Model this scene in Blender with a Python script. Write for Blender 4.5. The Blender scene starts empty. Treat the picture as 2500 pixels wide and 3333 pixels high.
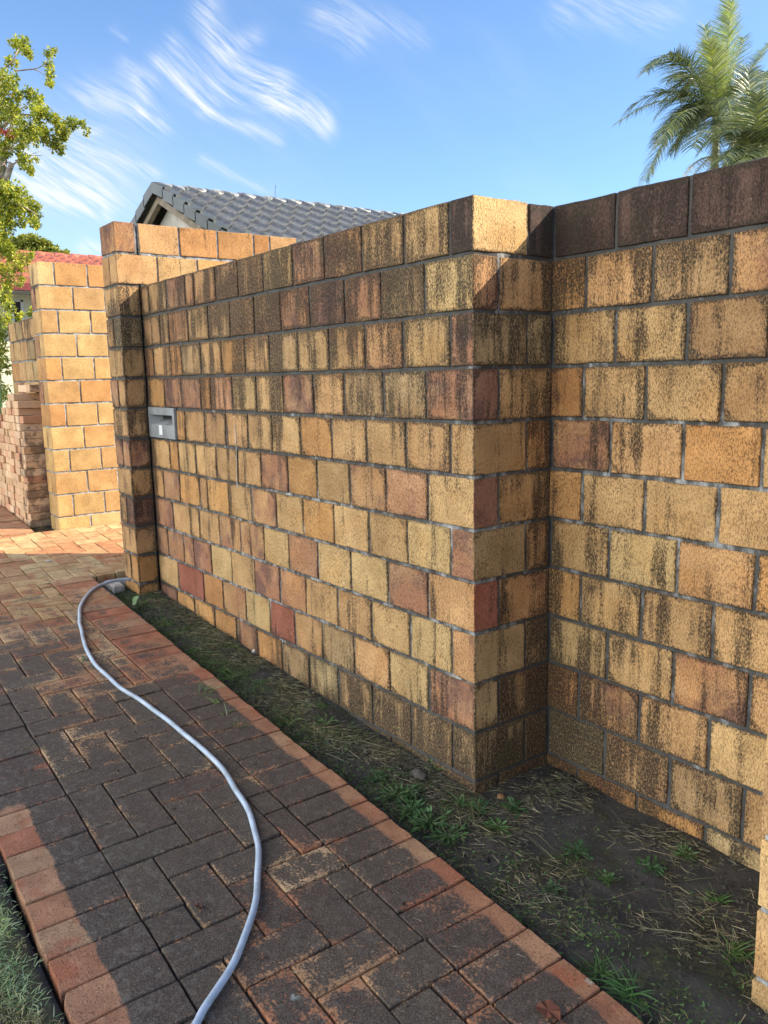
import bpy, math, random
from mathutils import Vector, Matrix, noise
random.seed(11)
sc = bpy.context.scene
COL = sc.collection

# ------------------------------------------------------------------ camera, world, sun, exposure
S = 0.172                      # one block course in metres; plan below is in courses, z=0 at the wall top
Z0 = 11.2
def W(x, y, z): return Vector((x*S, y*S, (z+Z0)*S))
CP = Vector((11.0459, -10.2069, -3.1278)); FPX = 2668.34
def _axes():
    yaw, pit, rol = -0.9358, -0.1638, -0.0217
    f = Vector((math.sin(yaw)*math.cos(pit), math.cos(yaw)*math.cos(pit), math.sin(pit)))
    r = Vector((math.cos(yaw), -math.sin(yaw), 0)); u = r.cross(f)
    return math.cos(rol)*r+math.sin(rol)*u, -math.sin(rol)*r+math.cos(rol)*u, f
AR, AU, AF = _axes()
def ray(x, y): return AR*((x-1250)/FPX) - AU*((y-1666.5)/FPX) + AF
def at(x, y, d): return CP + ray(x, y)*d           # survey: photo point at a depth (courses)
cam = bpy.data.cameras.new('camera'); cam.sensor_fit = 'HORIZONTAL'; cam.sensor_width = 36
cam.lens = FPX/2500*36; cam.clip_start = 0.02; cam.clip_end = 3000
co = bpy.data.objects.new('camera', cam); COL.objects.link(co); sc.camera = co
m = Matrix((( AR.x, AU.x, -AF.x, 0), (AR.y, AU.y, -AF.y, 0), (AR.z, AU.z, -AF.z, 0), (0, 0, 0, 1)))
co.matrix_world = Matrix.Translation(W(*CP)) @ m

SUN_AZ = math.atan2(0.567, 0.824); SUN_EL = math.radians(34.5)
SKY_STRENGTH = 0.15
sd = Vector((math.sin(SUN_AZ)*math.cos(SUN_EL), math.cos(SUN_AZ)*math.cos(SUN_EL), math.sin(SUN_EL)))
sl = bpy.data.lights.new('sun', 'SUN'); sl.energy = 4.6; sl.angle = math.radians(0.5); sl.color = (1.0, 0.88, 0.71)
so = bpy.data.objects.new('sun', sl); COL.objects.link(so)
so.rotation_euler = sd.to_track_quat('Z', 'Y').to_euler(); so.location = (0, 0, 20)
sc.view_settings.view_transform = 'Standard'; sc.view_settings.look = 'None'
sc.view_settings.exposure = 1.1; sc.view_settings.gamma = 1.0

# ------------------------------------------------------------------ node helper
class X:
    """socket wrapper with arithmetic"""
    def __init__(s, nt, k): s.nt = nt; s.k = k
    def _m(s, op, *a):
        n = s.nt.nodes.new('ShaderNodeMath'); n.operation = op
        for i, v in enumerate((s,)+a): put(s.nt, n.inputs[i], v)
        return X(s.nt, n.outputs[0])
    def __add__(s, o): return s._m('ADD', o)
    def __radd__(s, o): return s._m('ADD', o)
    def __sub__(s, o): return s._m('SUBTRACT', o)
    def __rsub__(s, o): return (s*-1.0)+o
    def __mul__(s, o): return s._m('MULTIPLY', o)
    def __rmul__(s, o): return s._m('MULTIPLY', o)
    def __truediv__(s, o): return s._m('DIVIDE', o)
    def mx(s, o): return s._m('MAXIMUM', o)
    def mn(s, o): return s._m('MINIMUM', o)
    def ab(s): return s._m('ABSOLUTE')
    def sq(s): return s._m('SQRT')
    def pw(s, o): return s._m('POWER', o)
    def clamp(s): return s.mx(0.0).mn(1.0)
    def step(s, a, b):            # smoothstep a..b -> 0..1
        n = s.nt.nodes.new('ShaderNodeMapRange'); n.interpolation_type = 'SMOOTHSTEP'
        put(s.nt, n.inputs[0], s)
        if a > b:
            put(s.nt, n.inputs[1], b); put(s.nt, n.inputs[2], a); n.inputs[3].default_value = 1; n.inputs[4].default_value = 0
        else:
            put(s.nt, n.inputs[1], a); put(s.nt, n.inputs[2], b)
        return X(s.nt, n.outputs[0])
def put(nt, sock, v):
    if isinstance(v, X): nt.links.new(v.k, sock)
    elif isinstance(v, tuple) and len(v) == 3 and len(sock.default_value) == 4: sock.default_value = (*v, 1)
    else: sock.default_value = v
class NT:
    def __init__(s, nt): s.nt = nt
    def n(s, t): return s.nt.nodes.new('ShaderNode'+t)
    def pos(s):
        return X(s.nt, s.n('NewGeometry').outputs['Position'])
    def attr(s, name, out='Color'):
        n = s.n('Attribute'); n.attribute_name = name; return X(s.nt, n.outputs[out])
    def sep(s, v):
        n = s.n('SeparateXYZ'); put(s.nt, n.inputs[0], v); return [X(s.nt, n.outputs[i]) for i in range(3)]
    def comb(s, x, y, z):
        n = s.n('CombineXYZ')
        for i, v in enumerate((x, y, z)): put(s.nt, n.inputs[i], v)
        return X(s.nt, n.outputs[0])
    def map(s, v, sc=(1, 1, 1), loc=(0, 0, 0)):
        n = s.n('Mapping'); put(s.nt, n.inputs[0], v); n.inputs['Scale'].default_value = sc
        n.inputs['Location'].default_value = loc; return X(s.nt, n.outputs[0])
    def vadd(s, a, b, op='ADD'):
        n = s.n('VectorMath'); n.operation = op; put(s.nt, n.inputs[0], a); put(s.nt, n.inputs[1], b); return X(s.nt, n.outputs[0])
    def dot(s, a, b):
        n = s.n('VectorMath'); n.operation = 'DOT_PRODUCT'; put(s.nt, n.inputs[0], a); put(s.nt, n.inputs[1], b); return X(s.nt, n.outputs['Value'])
    def noise(s, v, scale, detail=3, rough=.55, dist=0, out=0):
        n = s.n('TexNoise'); put(s.nt, n.inputs['Vector'], v); n.inputs['Scale'].default_value = scale
        n.inputs['Detail'].default_value = detail; n.inputs['Roughness'].default_value = rough; n.inputs['Distortion'].default_value = dist
        return X(s.nt, n.outputs[out])
    def vor(s, v, scale, out=0, rnd=1):
        n = s.n('TexVoronoi'); put(s.nt, n.inputs['Vector'], v); n.inputs['Scale'].default_value = scale
        n.inputs['Randomness'].default_value = rnd; return X(s.nt, n.outputs[out])
    def mix(s, f, a, b, mode='MIX'):
        n = s.n('Mix'); n.data_type = 'RGBA'; n.blend_type = mode
        put(s.nt, n.inputs[0], f); put(s.nt, n.inputs[6], a); put(s.nt, n.inputs[7], b); return X(s.nt, n.outputs[2])
    def bump(s, h, st=.5, dist=.004, prev=None):
        n = s.n('Bump'); put(s.nt, n.inputs['Height'], h); n.inputs['Strength'].default_value = st
        n.inputs['Distance'].default_value = dist
        if prev: put(s.nt, n.inputs['Normal'], prev)
        return X(s.nt, n.outputs[0])
def material(name):
    mt = bpy.data.materials.new(name); mt.use_nodes = True
    t = NT(mt.node_tree); b = mt.node_tree.nodes['Principled BSDF']
    return mt, t, b
def setp(b, **k):
    for key, v in k.items(): put(b.id_data, b.inputs[key.replace('_', ' ')], v)
def simple(name, col, rough=.6, var=.15, scale=12, metal=0, bump=0, vec=(1, 1, 1)):
    mt, t, b = material(name); p = t.map(t.pos(), vec)
    n = t.noise(p, scale, 4); c2 = tuple(c*(1-var*1.8) for c in col); c1 = tuple(min(1, c*(1+var)) for c in col)
    setp(b, Base_Color=t.mix(n.step(.3, .7), c2, c1), Roughness=rough, Metallic=metal)
    if bump: setp(b, Normal=t.bump(t.noise(p, scale*6, 3), bump))
    return mt

# ------------------------------------------------------------------ sky with cirrus
w = bpy.data.worlds.new('World'); sc.world = w; w.use_nodes = True
t = NT(w.node_tree); bg = w.node_tree.nodes['Background']
sky = t.n('TexSky'); sky.sky_type = 'NISHITA'; sky.sun_disc = False; sky.sun_elevation = SUN_EL; sky.sun_rotation = SUN_AZ
sky.air_density = 1.0; sky.dust_density = 0.3; sky.ozone_density = 2.2; sky.altitude = 0
SK = X(w.node_tree, sky.outputs[0])
tc = t.n('TexCoord'); D = X(w.node_tree, tc.outputs['Generated'])
dx, dy, dz = t.sep(D)
AZ0 = math.atan2(AF.x, AF.y)
hx = dx*math.cos(AZ0)-dy*math.sin(AZ0); hy = dx*math.sin(AZ0)+dy*math.cos(AZ0)
az = hx._m('ARCTAN2', hy); el = dz._m('ARCSINE')
wv = t.comb(az, el, 0.0)
wn = t.noise(wv, 7, 1.5, .5, 0, 1)
wx, wy, wz = t.sep(wn)
az2 = az+(wx-.5)*.045; el2 = el+(wy-.5)*.045
def pa(x, y):                   # photo point (1659-wide survey frame) -> azimuth, elevation in the world
    d = ray(x*1.507, y*1.507).normalized(); a = math.atan2(d.x, d.y)-AZ0
    return a, math.asin(d.z)
strokes = [  # polyline, width(rad), strength
    ([(455, 30), (482, 90), (545, 145), (592, 190)], .016, .75),
    ([(592, 190), (625, 232), (700, 272)], .014, .85),
    ([(560, 70), (500, 95)], .010, .35),
    ([(340, 140), (400, 182), (455, 214)], .012, .7),
    ([(380, 95), (430, 145), (520, 195), (600, 240)], .011, .5),
    ([(440, 230), (520, 262), (600, 300)], .008, .45),
    ([(190, 190), (262, 220), (330, 262)], .018, .5),
    ([(262, 150), (312, 180)], .010, .4),
    ([(285, 175), (300, 240)], .008, .35),
    ([(165, 290), (205, 325), (255, 352), (335, 378)], .009, .7),
    ([(60, 300), (140, 330), (220, 370)], .040, .6),
    ([(55, 380), (120, 400), (240, 420)], .030, .45),
    ([(40, 410), (120, 440), (225, 474)], .010, .7),
    ([(700, 45), (735, 70), (765, 100)], .018, .5),
    ([(715, 0), (790, 40), (900, 70)], .016, .25),
    ([(1220, -10), (1330, 22), (1420, 30)], .020, .3),
    ([(432, 352), (482, 388), (575, 418)], .007, .35),
    ([(170, 545), (215, 540)], .010, .5),
    ([(240, 60), (262, 85)], .006, .3),
    ([(195, 275), (225, 285)], .008, .5)]
tot = None
for pts, wd, st in strokes:
    wd *= .92; st *= .85
    best = None
    P = [pa(*q) for q in pts]
    for (ax, ay), (bx, by) in zip(P[:-1], P[1:]):
        L2 = (bx-ax)**2+(by-ay)**2
        h = (((az2-ax)*(bx-ax)+(el2-ay)*(by-ay))/L2).clamp()
        ex = az2-ax-h*(bx-ax); ey = el2-ay-h*(by-ay)
        d2 = ex*ex+ey*ey
        best = d2 if best is None else best.mn(d2)
    g = ((best/(-wd*wd))._m('EXPONENT'))*st
    tot = g if tot is None else tot+g
# streaky texture running down to the right, the way the cirrus lies
rot = t.n('VectorRotate'); rot.rotation_type = 'Z_AXIS'; put(w.node_tree, rot.inputs['Vector'], t.comb(az2, el2, 0.0))
rot.inputs['Angle'].default_value = math.radians(33)
rv = X(w.node_tree, rot.outputs[0])
st1 = t.noise(t.map(rv, (13, 120, 1)), 1, 6, .66, .2)
st2 = t.noise(t.map(rv, (5, 14, 1), (3, 1, 0)), 1, 4, .6)
cl = (tot*1.35*(st1.step(.32, .66)*1.0+.06)*(st2.step(.25, .7)*.8+.3)).clamp()
veil = t.noise(t.map(rv, (3, 9, 1), (7, 2, 0)), 1, 5, .6).step(.42, .8)*.10+((((az+.40)/.30)*((az+.40)/.30)+((el-.16)/.13)*((el-.16)/.13))*-1.0)._m('EXPONENT')*.22
cl = (cl*.95+veil).mn(.93)
skc = t.mix(1.0, SK, (.56, .665, .78), 'MULTIPLY')
skc = t.mix(cl, skc, (3.1, 3.25, 3.35))
# unseen bright bank added to the street-side sky as fill for the shaded walls
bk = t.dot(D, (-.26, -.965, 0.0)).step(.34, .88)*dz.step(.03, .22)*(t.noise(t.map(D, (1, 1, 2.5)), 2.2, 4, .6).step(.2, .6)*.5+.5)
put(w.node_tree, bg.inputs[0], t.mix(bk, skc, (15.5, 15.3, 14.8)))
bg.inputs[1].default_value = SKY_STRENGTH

# ------------------------------------------------------------------ object helpers
def tag(o, label=None, cat=None, group=None, kind=None):
    if label: o['label'] = label
    if cat: o['category'] = cat
    if group: o['group'] = group
    if kind: o['kind'] = kind
    return o
def empty(name, loc):
    o = bpy.data.objects.new(name, None); COL.objects.link(o); o.location = loc; o.empty_display_size = .1
    return o
class MB:
    def __init__(s): s.v = []; s.f = []; s.c = []; s.g = []; s.mi = []; s.uv = []
    def face(s, idx, mi=0): s.f.append(idx); s.mi.append(mi)
    def vert(s, p, c=(1, 1, 1), g=(0, 0, 0), uv=(0, 0)):
        s.v.append(tuple(p)); s.c.append((*c, 1)); s.g.append((*g, 1)); s.uv.append(uv); return len(s.v)-1
    def build(s, name, mats, parent=None, base=None, smooth=False):
        if not isinstance(mats, (list, tuple)): mats = [mats]
        me = bpy.data.meshes.new(name)
        if parent is not None:      # parts share the origin of their thing, sub-parts too
            base = Vector((0, 0, 0)); q = parent
            while q is not None: base = base+q.location; q = q.parent
        me.from_pydata([(v[0]-base[0], v[1]-base[1], v[2]-base[2]) for v in s.v], [], s.f)
        for mt in mats: me.materials.append(mt)
        a = me.attributes.new('tint', 'FLOAT_COLOR', 'POINT'); a.data.foreach_set('color', [x for c in s.c for x in c])
        a = me.attributes.new('gf', 'FLOAT_COLOR', 'POINT'); a.data.foreach_set('color', [x for c in s.g for x in c])
        a = me.attributes.new('st', 'FLOAT_VECTOR', 'POINT'); a.data.foreach_set('vector', [x for u in s.uv for x in (u[0], u[1], u[2] if len(u) > 2 else 0)])
        me.polygons.foreach_set('material_index', s.mi)
        if smooth: me.polygons.foreach_set('use_smooth', [True]*len(s.f))
        me.update()
        o = bpy.data.objects.new(name, me); COL.objects.link(o)
        if parent is None: o.location = base
        else: o.parent = parent
        return o
    def box(s, x0, x1, y0, y1, z0, z1, c=(1, 1, 1), mi=0, g=(0, 0, 0), M=None):
        P = [(x, y, z) for x in (x0, x1) for y in (y0, y1) for z in (z0, z1)]
        if M is not None: P = [M @ Vector(p) for p in P]
        k = [s.vert(p, c, g) for p in P]
        for q in ((0, 1, 3, 2), (4, 6, 7, 5), (0, 4, 5, 1), (2, 3, 7, 6), (0, 2, 6, 4), (1, 5, 7, 3)): s.face([k[i] for i in q], mi)
    def tube(s, pts, rad, n=8, c=(1, 1, 1), mi=0, cap=True, g=(0, 0, 0)):
        pts = [Vector(p) for p in pts]; rings = []
        up = None
        for i, p in enumerate(pts):
            d = (pts[min(i+1, len(pts)-1)]-pts[max(i-1, 0)]).normalized()
            if up is None: up = Vector((0, 0, 1)) if abs(d.z) < .9 else Vector((1, 0, 0))
            a = d.cross(up).normalized(); b = a.cross(d).normalized(); up = b
            r = rad[i] if isinstance(rad, (list, tuple)) else rad
            rings.append([s.vert(p+(a*math.cos(k*2*math.pi/n)+b*math.sin(k*2*math.pi/n))*r, c, g, (i, k/n)) for k in range(n)])
        for A, B in zip(rings[:-1], rings[1:]):
            for k in range(n): s.face([A[k], A[(k+1) % n], B[(k+1) % n], B[k]], mi)
        if cap: s.face(rings[0][::-1], mi); s.face(rings[-1], mi)
def hn(p, f=1.0, o=0.0): return noise.noise(Vector((p[0]*f+o, p[1]*f+o*1.7, p[2]*f-o)))

def rbox(mb, x0, x1, y0, y1, z0, z1, r, step, tint, g=None, jit=.01, jf=1.7, T=None, off=0.0, mi=0, uvf=None, outer=None, skip=(), crop=1.0):
    """rounded, slightly irregular masonry unit; box in plan units, T maps plan units to metres"""
    lo = (x0, y0, z0); hi = (x1, y1, z1); cache = {}
    def ax(a, b):
        n = max(1, int(math.ceil((b-a-2*r)/step)))
        return [a, a+r*.6]+[a+r+(b-a-2*r)*i/n for i in range(n+1)]+[b-r*.6, b]
    G = [ax(lo[i], hi[i]) for i in range(3)]
    def v(p):
        key = (round(p[0], 4), round(p[1], 4), round(p[2], 4))
        if key in cache: return cache[key]
        q = Vector([min(max(p[i], lo[i]+r), hi[i]-r) for i in range(3)]); d = Vector(p)-q
        if d.length > 1e-6: q = q+d.normalized()*r
        if jit:
            j = Vector((hn(q, jf, 3+off), hn(q, jf, 17+off), hn(q, jf, 29+off)))*jit + Vector((hn(q, jf*5, 5), hn(q, jf*5, 8), hn(q, jf*5, 2)))*jit*.4
            q = q+j
        if outer: q = outer(q, p)
        gg = g(p) if callable(g) else (g or (0, 0, 0))
        uv = uvf(p) if uvf else (0, 0)
        cache[key] = mb.vert(T(*q) if T else q, tint(p) if callable(tint) else tint, gg, uv); return cache[key]
    for a, b, c in ((0, 1, 2), (1, 2, 0), (2, 0, 1)):
        for side, val in ((0, lo[c]), (1, hi[c])):
            if (c, side) in skip: continue
            for i in range(len(G[a])-1):
                for j in range(len(G[b])-1):
                    q = []
                    for (u, w_) in ((i, j), (i+1, j), (i+1, j+1), (i, j+1)):
                        p = [0, 0, 0]; p[a] = G[a][u]; p[b] = G[b][w_]; p[c] = val; q.append(v(p))
                    if len(set(q)) < 3: continue
                    mb.face(q if side else q[::-1], mi)

# ------------------------------------------------------------------ masonry materials
def block_material(name, grime=1.0, clean=False):
    mt, t, b = material(name); p = t.pos(); tint = t.attr('tint'); g, fl, rn = t.sep(t.attr('gf'))
    px, py, pz = t.sep(p)
    rv = t.vadd(p, t.comb(rn*7.3, rn*5.1, rn*9.7))
    lum = t.noise(rv, 9, 3)
    c = t.mix(lum.step(.25, .75), t.mix(1.0, tint, (.80, .76, .70), 'MULTIPLY'), t.mix(1.0, tint, (1.13, 1.12, 1.08), 'MULTIPLY'))
    # kiln flashing: orange to purple-brown blotches
    # 
    f1 = t.noise(t.map(rv, (1, 1, .7)), 5.6, 4, .65)
    st0 = t.noise(t.map(p, (1, 1, .5)), 230, 3, .7)
    fm = ((f1-.5)*2.6+fl*1.15-.74).step(-.10, .75)
    fm2 = (fm*1.25+(st0-.5)*1.5-.12).clamp()
    c = t.mix(fm2*.88, c, t.mix(t.noise(rv, 9, 2).step(.42, .58), (.37, .17, .095), (.16, .080, .066)))
    org = (t.noise(rv, 5, 2)).step(.52, .66)
    c = t.mix(org*.22, c, t.mix(1.0, c, (1.08, .84, .55), 'MULTIPLY'))
    # short dark upright pores of the rock face
    pore = t.noise(t.map(p, (1, 1, .42)), 250, 3, .65, .3).step(.50, .64)
    pore2 = t.noise(t.map(p, (1, 1, .5)), 420, 2, .5).step(.5, .66)
    c = t.mix(pore*(t.noise(p, 4.5, 2).step(.35, .65)*.35+.28), c, (.055, .026, .012)); c = t.mix(pore2*.32, c, (.07, .035, .018))
    sp = t.vor(p, 210).step(.17, .10)*t.noise(p, 60, 1).step(.5, .58)
    c = t.mix(sp*.75, c, (.80, .70, .55))
    # black runs of mould washed down from the top and the joints
    s1 = t.noise(t.map(p, (1, 1, .09)), 13, 4, .6, .25); s2 = t.noise(t.map(p, (1, 1, .11)), 62, 3, .6)
    s3 = t.noise(p, 5.5, 3)
    s4 = t.noise(t.map(p, (1, 1, .035), (3, 1, 0)), 8.5, 3, .6, .2)
    gm = (s1-.5)*1.7+(s4-.5)*1.9+(s2-.5)*.8+(s3-.5)*1.1+g*1.10-.40
    gr = gm.step(-.16, .46)*grime
    uu, vl, ed = t.sep(t.attr('st', 'Vector'))
    d1 = t.noise(t.comb(uu*1.6, vl*.30, rn*.0), 1, 3, .55, .15); d2 = t.noise(t.comb(uu*11, vl*.5+rn*9.0, 3.0), 1, 2, .5)
    dm = ((d1-.5)*1.9+(d2-.5)*.3-vl*.30+g*.8-.27).step(-.02, .42)*.75
    eg = t.noise(t.map(p, (1, 1, .6)), 13, 4, .65)*.62+t.noise(p, 85, 2, .6)*.20
    em = (ed*-3.0+eg+g*.5-.33).step(-.02, .26)*.9
    gr = gr.mx(dm*grime).mx(em*grime)
    sti = t.noise(t.map(p, (1, 1, .55)), 205, 3, .72)
    gs = (gr*1.12+(sti-.5)*3.8-.20).clamp()*gr.step(0, .22)
    c = t.mix(gs*.93, c, t.mix(t.noise(p, 9, 2).step(.42, .62), (.030, .021, .017), (.034, .030, .020)))
    setp(b, Base_Color=c, Roughness=.86)
    b.inputs['Specular IOR Level'].default_value = .25
    bm = t.noise(t.map(p, (1, 1, .5)), 120, 4, .65)
    nb = t.bump(bm-pore*.5, .75, .0032)
    setp(b, Normal=nb)
    return mt
def mortar_material():
    mt, t, b = material('mortar'); p = t.pos(); g, fl, rn = t.sep(t.attr('gf'))
    n = t.noise(p, 26, 4, .6); c = t.mix(n.step(.3, .7), (.16, .165, .165), (.42, .43, .425))
    gr = (t.noise(t.map(p, (1, 1, .5)), 17, 4, .65)*1.3+g*.75-.70).step(-.12, .2)
    c = t.mix(gr*.88, c, (.032, .03, .026))
    setp(b, Base_Color=c, Roughness=.9, Normal=t.bump(t.noise(p, 95, 4), .9, .004)); return mt
M_BLOCK = block_material('rock face clay block'); M_MORTAR = mortar_material()

TINT = {'t': (.55, .342, .157), 'y': (.63, .42, .195), 'o': (.56, .30, .115), 'm': (.54, .31, .145), 'r': (.50, .28, .15),
        'R': (.35, .13, .085), 'p': (.34, .175, .115), 'P': (.125, .080, .066), 'd': (.46, .285, .14), 'v': (.45, .315, .16)}
FL = {'t': .40, 'y': .15, 'o': .50, 'm': .88, 'r': 1.0, 'R': .6, 'p': .95, 'P': .45, 'd': .5, 'v': .3}
GB = {'d': .10, 'P': .06, 'p': .03, 'v': .07, 'y': -.06}
class Wall:
    """blocks plus mortar of one masonry thing; plan coordinates in courses"""
    def __init__(s, gfun): s.mb = MB(); s.g = gfun
    def block(s, x0, x1, y0, y1, k, code='t', gap=.07, ztop=None, step=.22, hk=1, skip=(), code2=None):
        h = gap/2; z1 = -k if ztop is None else ztop; z0 = -k-hk
        tint = TINT[code]; v = random.uniform(.84, 1.12); w_ = random.uniform(.93, 1.05)
        tint = (tint[0]*v, tint[1]*v*w_, tint[2]*v*w_)
        rn = random.random(); fl = FL[code]*random.uniform(.7, 1.15)
        dz = random.uniform(-.007, .007)
        def gg(p):
            cd = code2 if code2 and not (p[1] < y0+.02 and p[0] < x1-.02) else code
            return (s.g(p[0], p[1], p[2])+GB.get(cd, 0)-(.25 if cd is code2 and k == 0 else 0)+random.uniform(-.02, .02), FL[cd]*.95 if code2 else fl, rn)
        tf = tint
        if code2:
            t2 = tuple(q*v for q in TINT[code2]); fl2 = FL[code2]
            def tf(p): return tint if p[1] < y0+.02 and p[0] < x1-.02 else t2
        zt = z1-h
        def edge_d(p):
            dd = sorted((min(p[0]-x0, x1-p[0]), min(p[1]-y0, y1-p[1]), min(p[2]-z0-h, zt-p[2])))
            return max(0, dd[1])          # the face's own axis is zero, the next is the nearest arris
        rbox(s.mb, x0, x1, y0, y1, z0+h+dz, z1-(h if ztop is None else .0)+dz, 0.021, step, tf, gg, .015, 1.3, W, off=rn*3, skip=skip,
             uvf=lambda p: (p[0]+p[1]*1.3, zt-p[2], edge_d(p)))
    def core(s, x0, x1, y0, y1, z0, z1, inset=.035):
        x0 += inset; x1 -= inset; y0 += inset; y1 -= inset; z1 -= .03
        def gg(p): return (s.g(p[0], p[1], p[2]), 0, .5)
        rbox(s.mb, x0, x1, y0, y1, z0, z1, .01, .30, (1, 1, 1), gg, .030, 2.1, W, mi=1)

B = 1.385
# joint positions surveyed along the long wall, measured from its outer corner
FRONT = {
 0: ([.64, 1.97, 3.4, 4.85, 6.24, 7.69, 9.07, 10.44, 11.86, 12.51, 13.93, 15.4], 'Pttmrtddmmrdd'),
 1: ([1.36, 2.75, 4.08, 5.52, 6.89, 8.25, 9.65, 11.02, 12.44, 13.91, 14.61], 'ydmpmdddtmtd'),
 2: ([.65, 2.05, 3.37, 4.77, 6.15, 7.53, 8.88, 10.29, 11.66, 13.05, 13.92, 15.34], 'rtmttdtotvotm'),
 3: ([1.36, 2.74, 4.21, 5.48, 6.92, 8.32, 9.72, 11.11, 11.8, 13.23, 14.57], 'rvdtrttrorro'),
 4: ([.66, 2.03, 3.4, 4.77, 6.17, 7.58, 8.9, 10.25, 11.66, 13.08, 13.74], 'ttttotttmtoo'),
 5: ([1.34, 2.73, 4.08, 5.47, 6.84, 8.25, 9.61, 10.98, 12.43, 13.76, 14.44], 'yrmtomttttot'),
 6: ([.66, 2.02, 3.39, 4.79, 6.16, 7.52, 8.88, 10.28, 11.73, 12.29, 13.81, 15.15], 'rytyotmtotort'),
 7: ([1.35, 2.72, 4.14, 5.54, 6.94, 8.28, 9.66, 11.01, 12.43, 13.1, 14.49], 'tryyrymmtttr'),
 8: ([.65, 1.99, 3.38, 4.74, 6.17, 7.49, 8.89, 10.32, 11.69, 12.99, 13.78, 15.09], 'mytttmryyrmrr'),
 9: ([1.37, 2.72, 4.10, 5.45, 6.79, 8.12, 9.53, 11.0, 12.38, 14.38], 'rytvtRymoRy'),
 10: ([.65, 2.0, 3.4, 4.8, 6.15, 7.54, 8.93, 10.22, 11.7, 13.19, 14.6], 'vvvdvvorooop'),
 11: ([1.37, 2.72, 4.10, 5.45, 6.85, 8.2, 9.6, 11.0, 12.4, 13.8], 'vvvvvvvvvvv')}
RET = {0: 'yP', 1: 'mt', 2: 'vv', 3: 'pt', 4: 'to', 5: 'pt', 6: 'vt', 7: 'Rm', 8: 'vv', 9: 'vd', 10: 'vd', 11: 'vd'}
RIGHT = {0: ([1.43, 2.88, 4.3, 5.72], 'PPPPd'), 1: ([.79, 2.22, 3.64, 5.06], 'otdmd'), 2: ([1.48, 2.92, 4.34, 5.76], 'ttdmt'),
 3: ([.77, 2.15, 3.6, 5.02], 'otttd'), 4: ([1.42, 2.93, 4.32, 5.76], 'mtott'), 5: ([.79, 2.2, 3.62, 5.04], 'ottyt'),
 6: ([1.45, 2.9, 4.32, 5.74], 'tytot'), 7: ([.79, 2.2, 3.62, 5.04], 'ottto'), 8: ([1.45, 2.9, 4.32, 5.74], 'ytmtt'),
 9: ([.79, 2.22, 3.64, 5.06], 'omtyt'), 10: ([1.45, 2.9, 4.32, 5.74], 'vdvtt'), 11: ([.79, 2.22, 3.64, 5.06], 'ooovt')}
TH = .65; LW = 16.06; RY = 2.07
def g_front(x, y, z):
    u = -x; k = -z
    g = .52*math.exp(-((k-.9)/1.35)**2)*(0.62+.38*math.sin(min(max((u-.0)/13, 0), 1)*math.pi))
    g += .20*math.exp(-((k-3.2)/1.5)**2)
    g += .42*max(0, min(1, (k-9.3)/1.6))*(1 if u < 9 else .6)
    g += .30*max(0, (u-15.4))/.6
    g += .16*noise.noise(Vector((u*.35, k*.2, 4.4)))
    g += .19+.12*math.exp(-((u-6)/4)**2)*math.exp(-((k-4.5)/2.5)**2)
    g -= .10*math.exp(-(u/1.6)**2)*(1 if 2.5 < k < 9 else 0)
    return g
def g_ret(x, y, z):
    k = -z; g = .27+.34*max(0, min(1, (y-1.35)/.6))+.42*max(0, min(1, (k-7.6)/2.2))
    return g-(.14 if k < 1 and y < 1.2 else 0)
def g_right(x, y, z):
    k = -z; g = .50*math.exp(-((k-.5)/1.2)**2)+.22*math.exp(-((k-2.9)/1.3)**2)+.15+.30*max(0, 1-x/.35)
    g += .45*max(0, min(1, (k-8.6)/1.4))*math.exp(-((x-.6)/2.2)**2)+.14*max(0, min(1, (k-5)/3))
    g += .18*noise.noise(Vector((x*.6, k*.3, 9.4)))
    return g
wall = tag(empty('boundary_wall', W(0, 0, -11.2)), 'long stepped wall of mould-streaked yellow clay blocks running along the narrow soil bed', 'wall')
# long front section (corner quoins alternate with the return)
A = Wall(g_front)
for k, (js, codes) in FRONT.items():
    xs = [0]+js+[LW]
    for i in range(len(xs)-1):
        c = codes[i] if i < len(codes) else 't'
        a, b_ = xs[i], xs[i+1]
        if k == 4 and a > 13.7-.1 and b_ > 13.7: continue        # letterbox opening
        if b_-a < .2: continue
        gp = .035 if not (a == 0) else 0
        x1 = -a-gp-random.uniform(-.012, .012)*(a > 0); x0 = -b_+.033+random.uniform(-.012, .012)
        y1 = TH if (i > 0 or k % 2) else 1.385-.03
        if i == 0:
            # corner unit: shows on both faces
            y1 = (1.385 if k % 2 == 0 else .65)-.03
            A.block(x0, 0, 0, y1, k, c, step=.2, code2=RET[k][0])
        else:
            A.block(x0, x1, 0, TH, k, c)
for q_ in ((-13.70, 0, -13, 0), (-LW-.3, -15.97, -13, 0), (-16.0, -13.66, -3.93, 0), (-16.0, -13.66, -13, -4.96)): A.core(q_[0], q_[1], 0, TH, q_[2], q_[3], inset=.035 if q_[1] == 0 else .036)
A.block(-13.74+.0, -13.74+.03, .02, .04, 4, 't') if False else None
A.core(-16.0, -13.66, .42, TH, -5.0, -3.9, inset=.003)
A.mb.build('front_section', [M_BLOCK, M_MORTAR], wall)
R_ = Wall(g_ret)
for k, codes in RET.items():
    y0 = (1.385 if k % 2 == 0 else .65)+.03
    R_.block(-TH, 0, y0, RY-.035, k, codes[1], step=.2)
R_.core(-TH, 0, TH-.1, RY+.1, -13, 0)
R_.mb.build('return_section', [M_BLOCK, M_MORTAR], wall)
C_ = Wall(g_right)
for k, (js, codes) in RIGHT.items():
    xs = [-.62 if k % 2 else -.0]+js+[6.3]
    for i in range(len(xs)-1):
        a, b_ = xs[i], xs[i+1]
        C_.block(a+.035, b_-.035, RY, RY+TH, k, codes[i])
C_.core(-TH, 6.3, RY, RY+TH, -13, 0)
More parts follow.
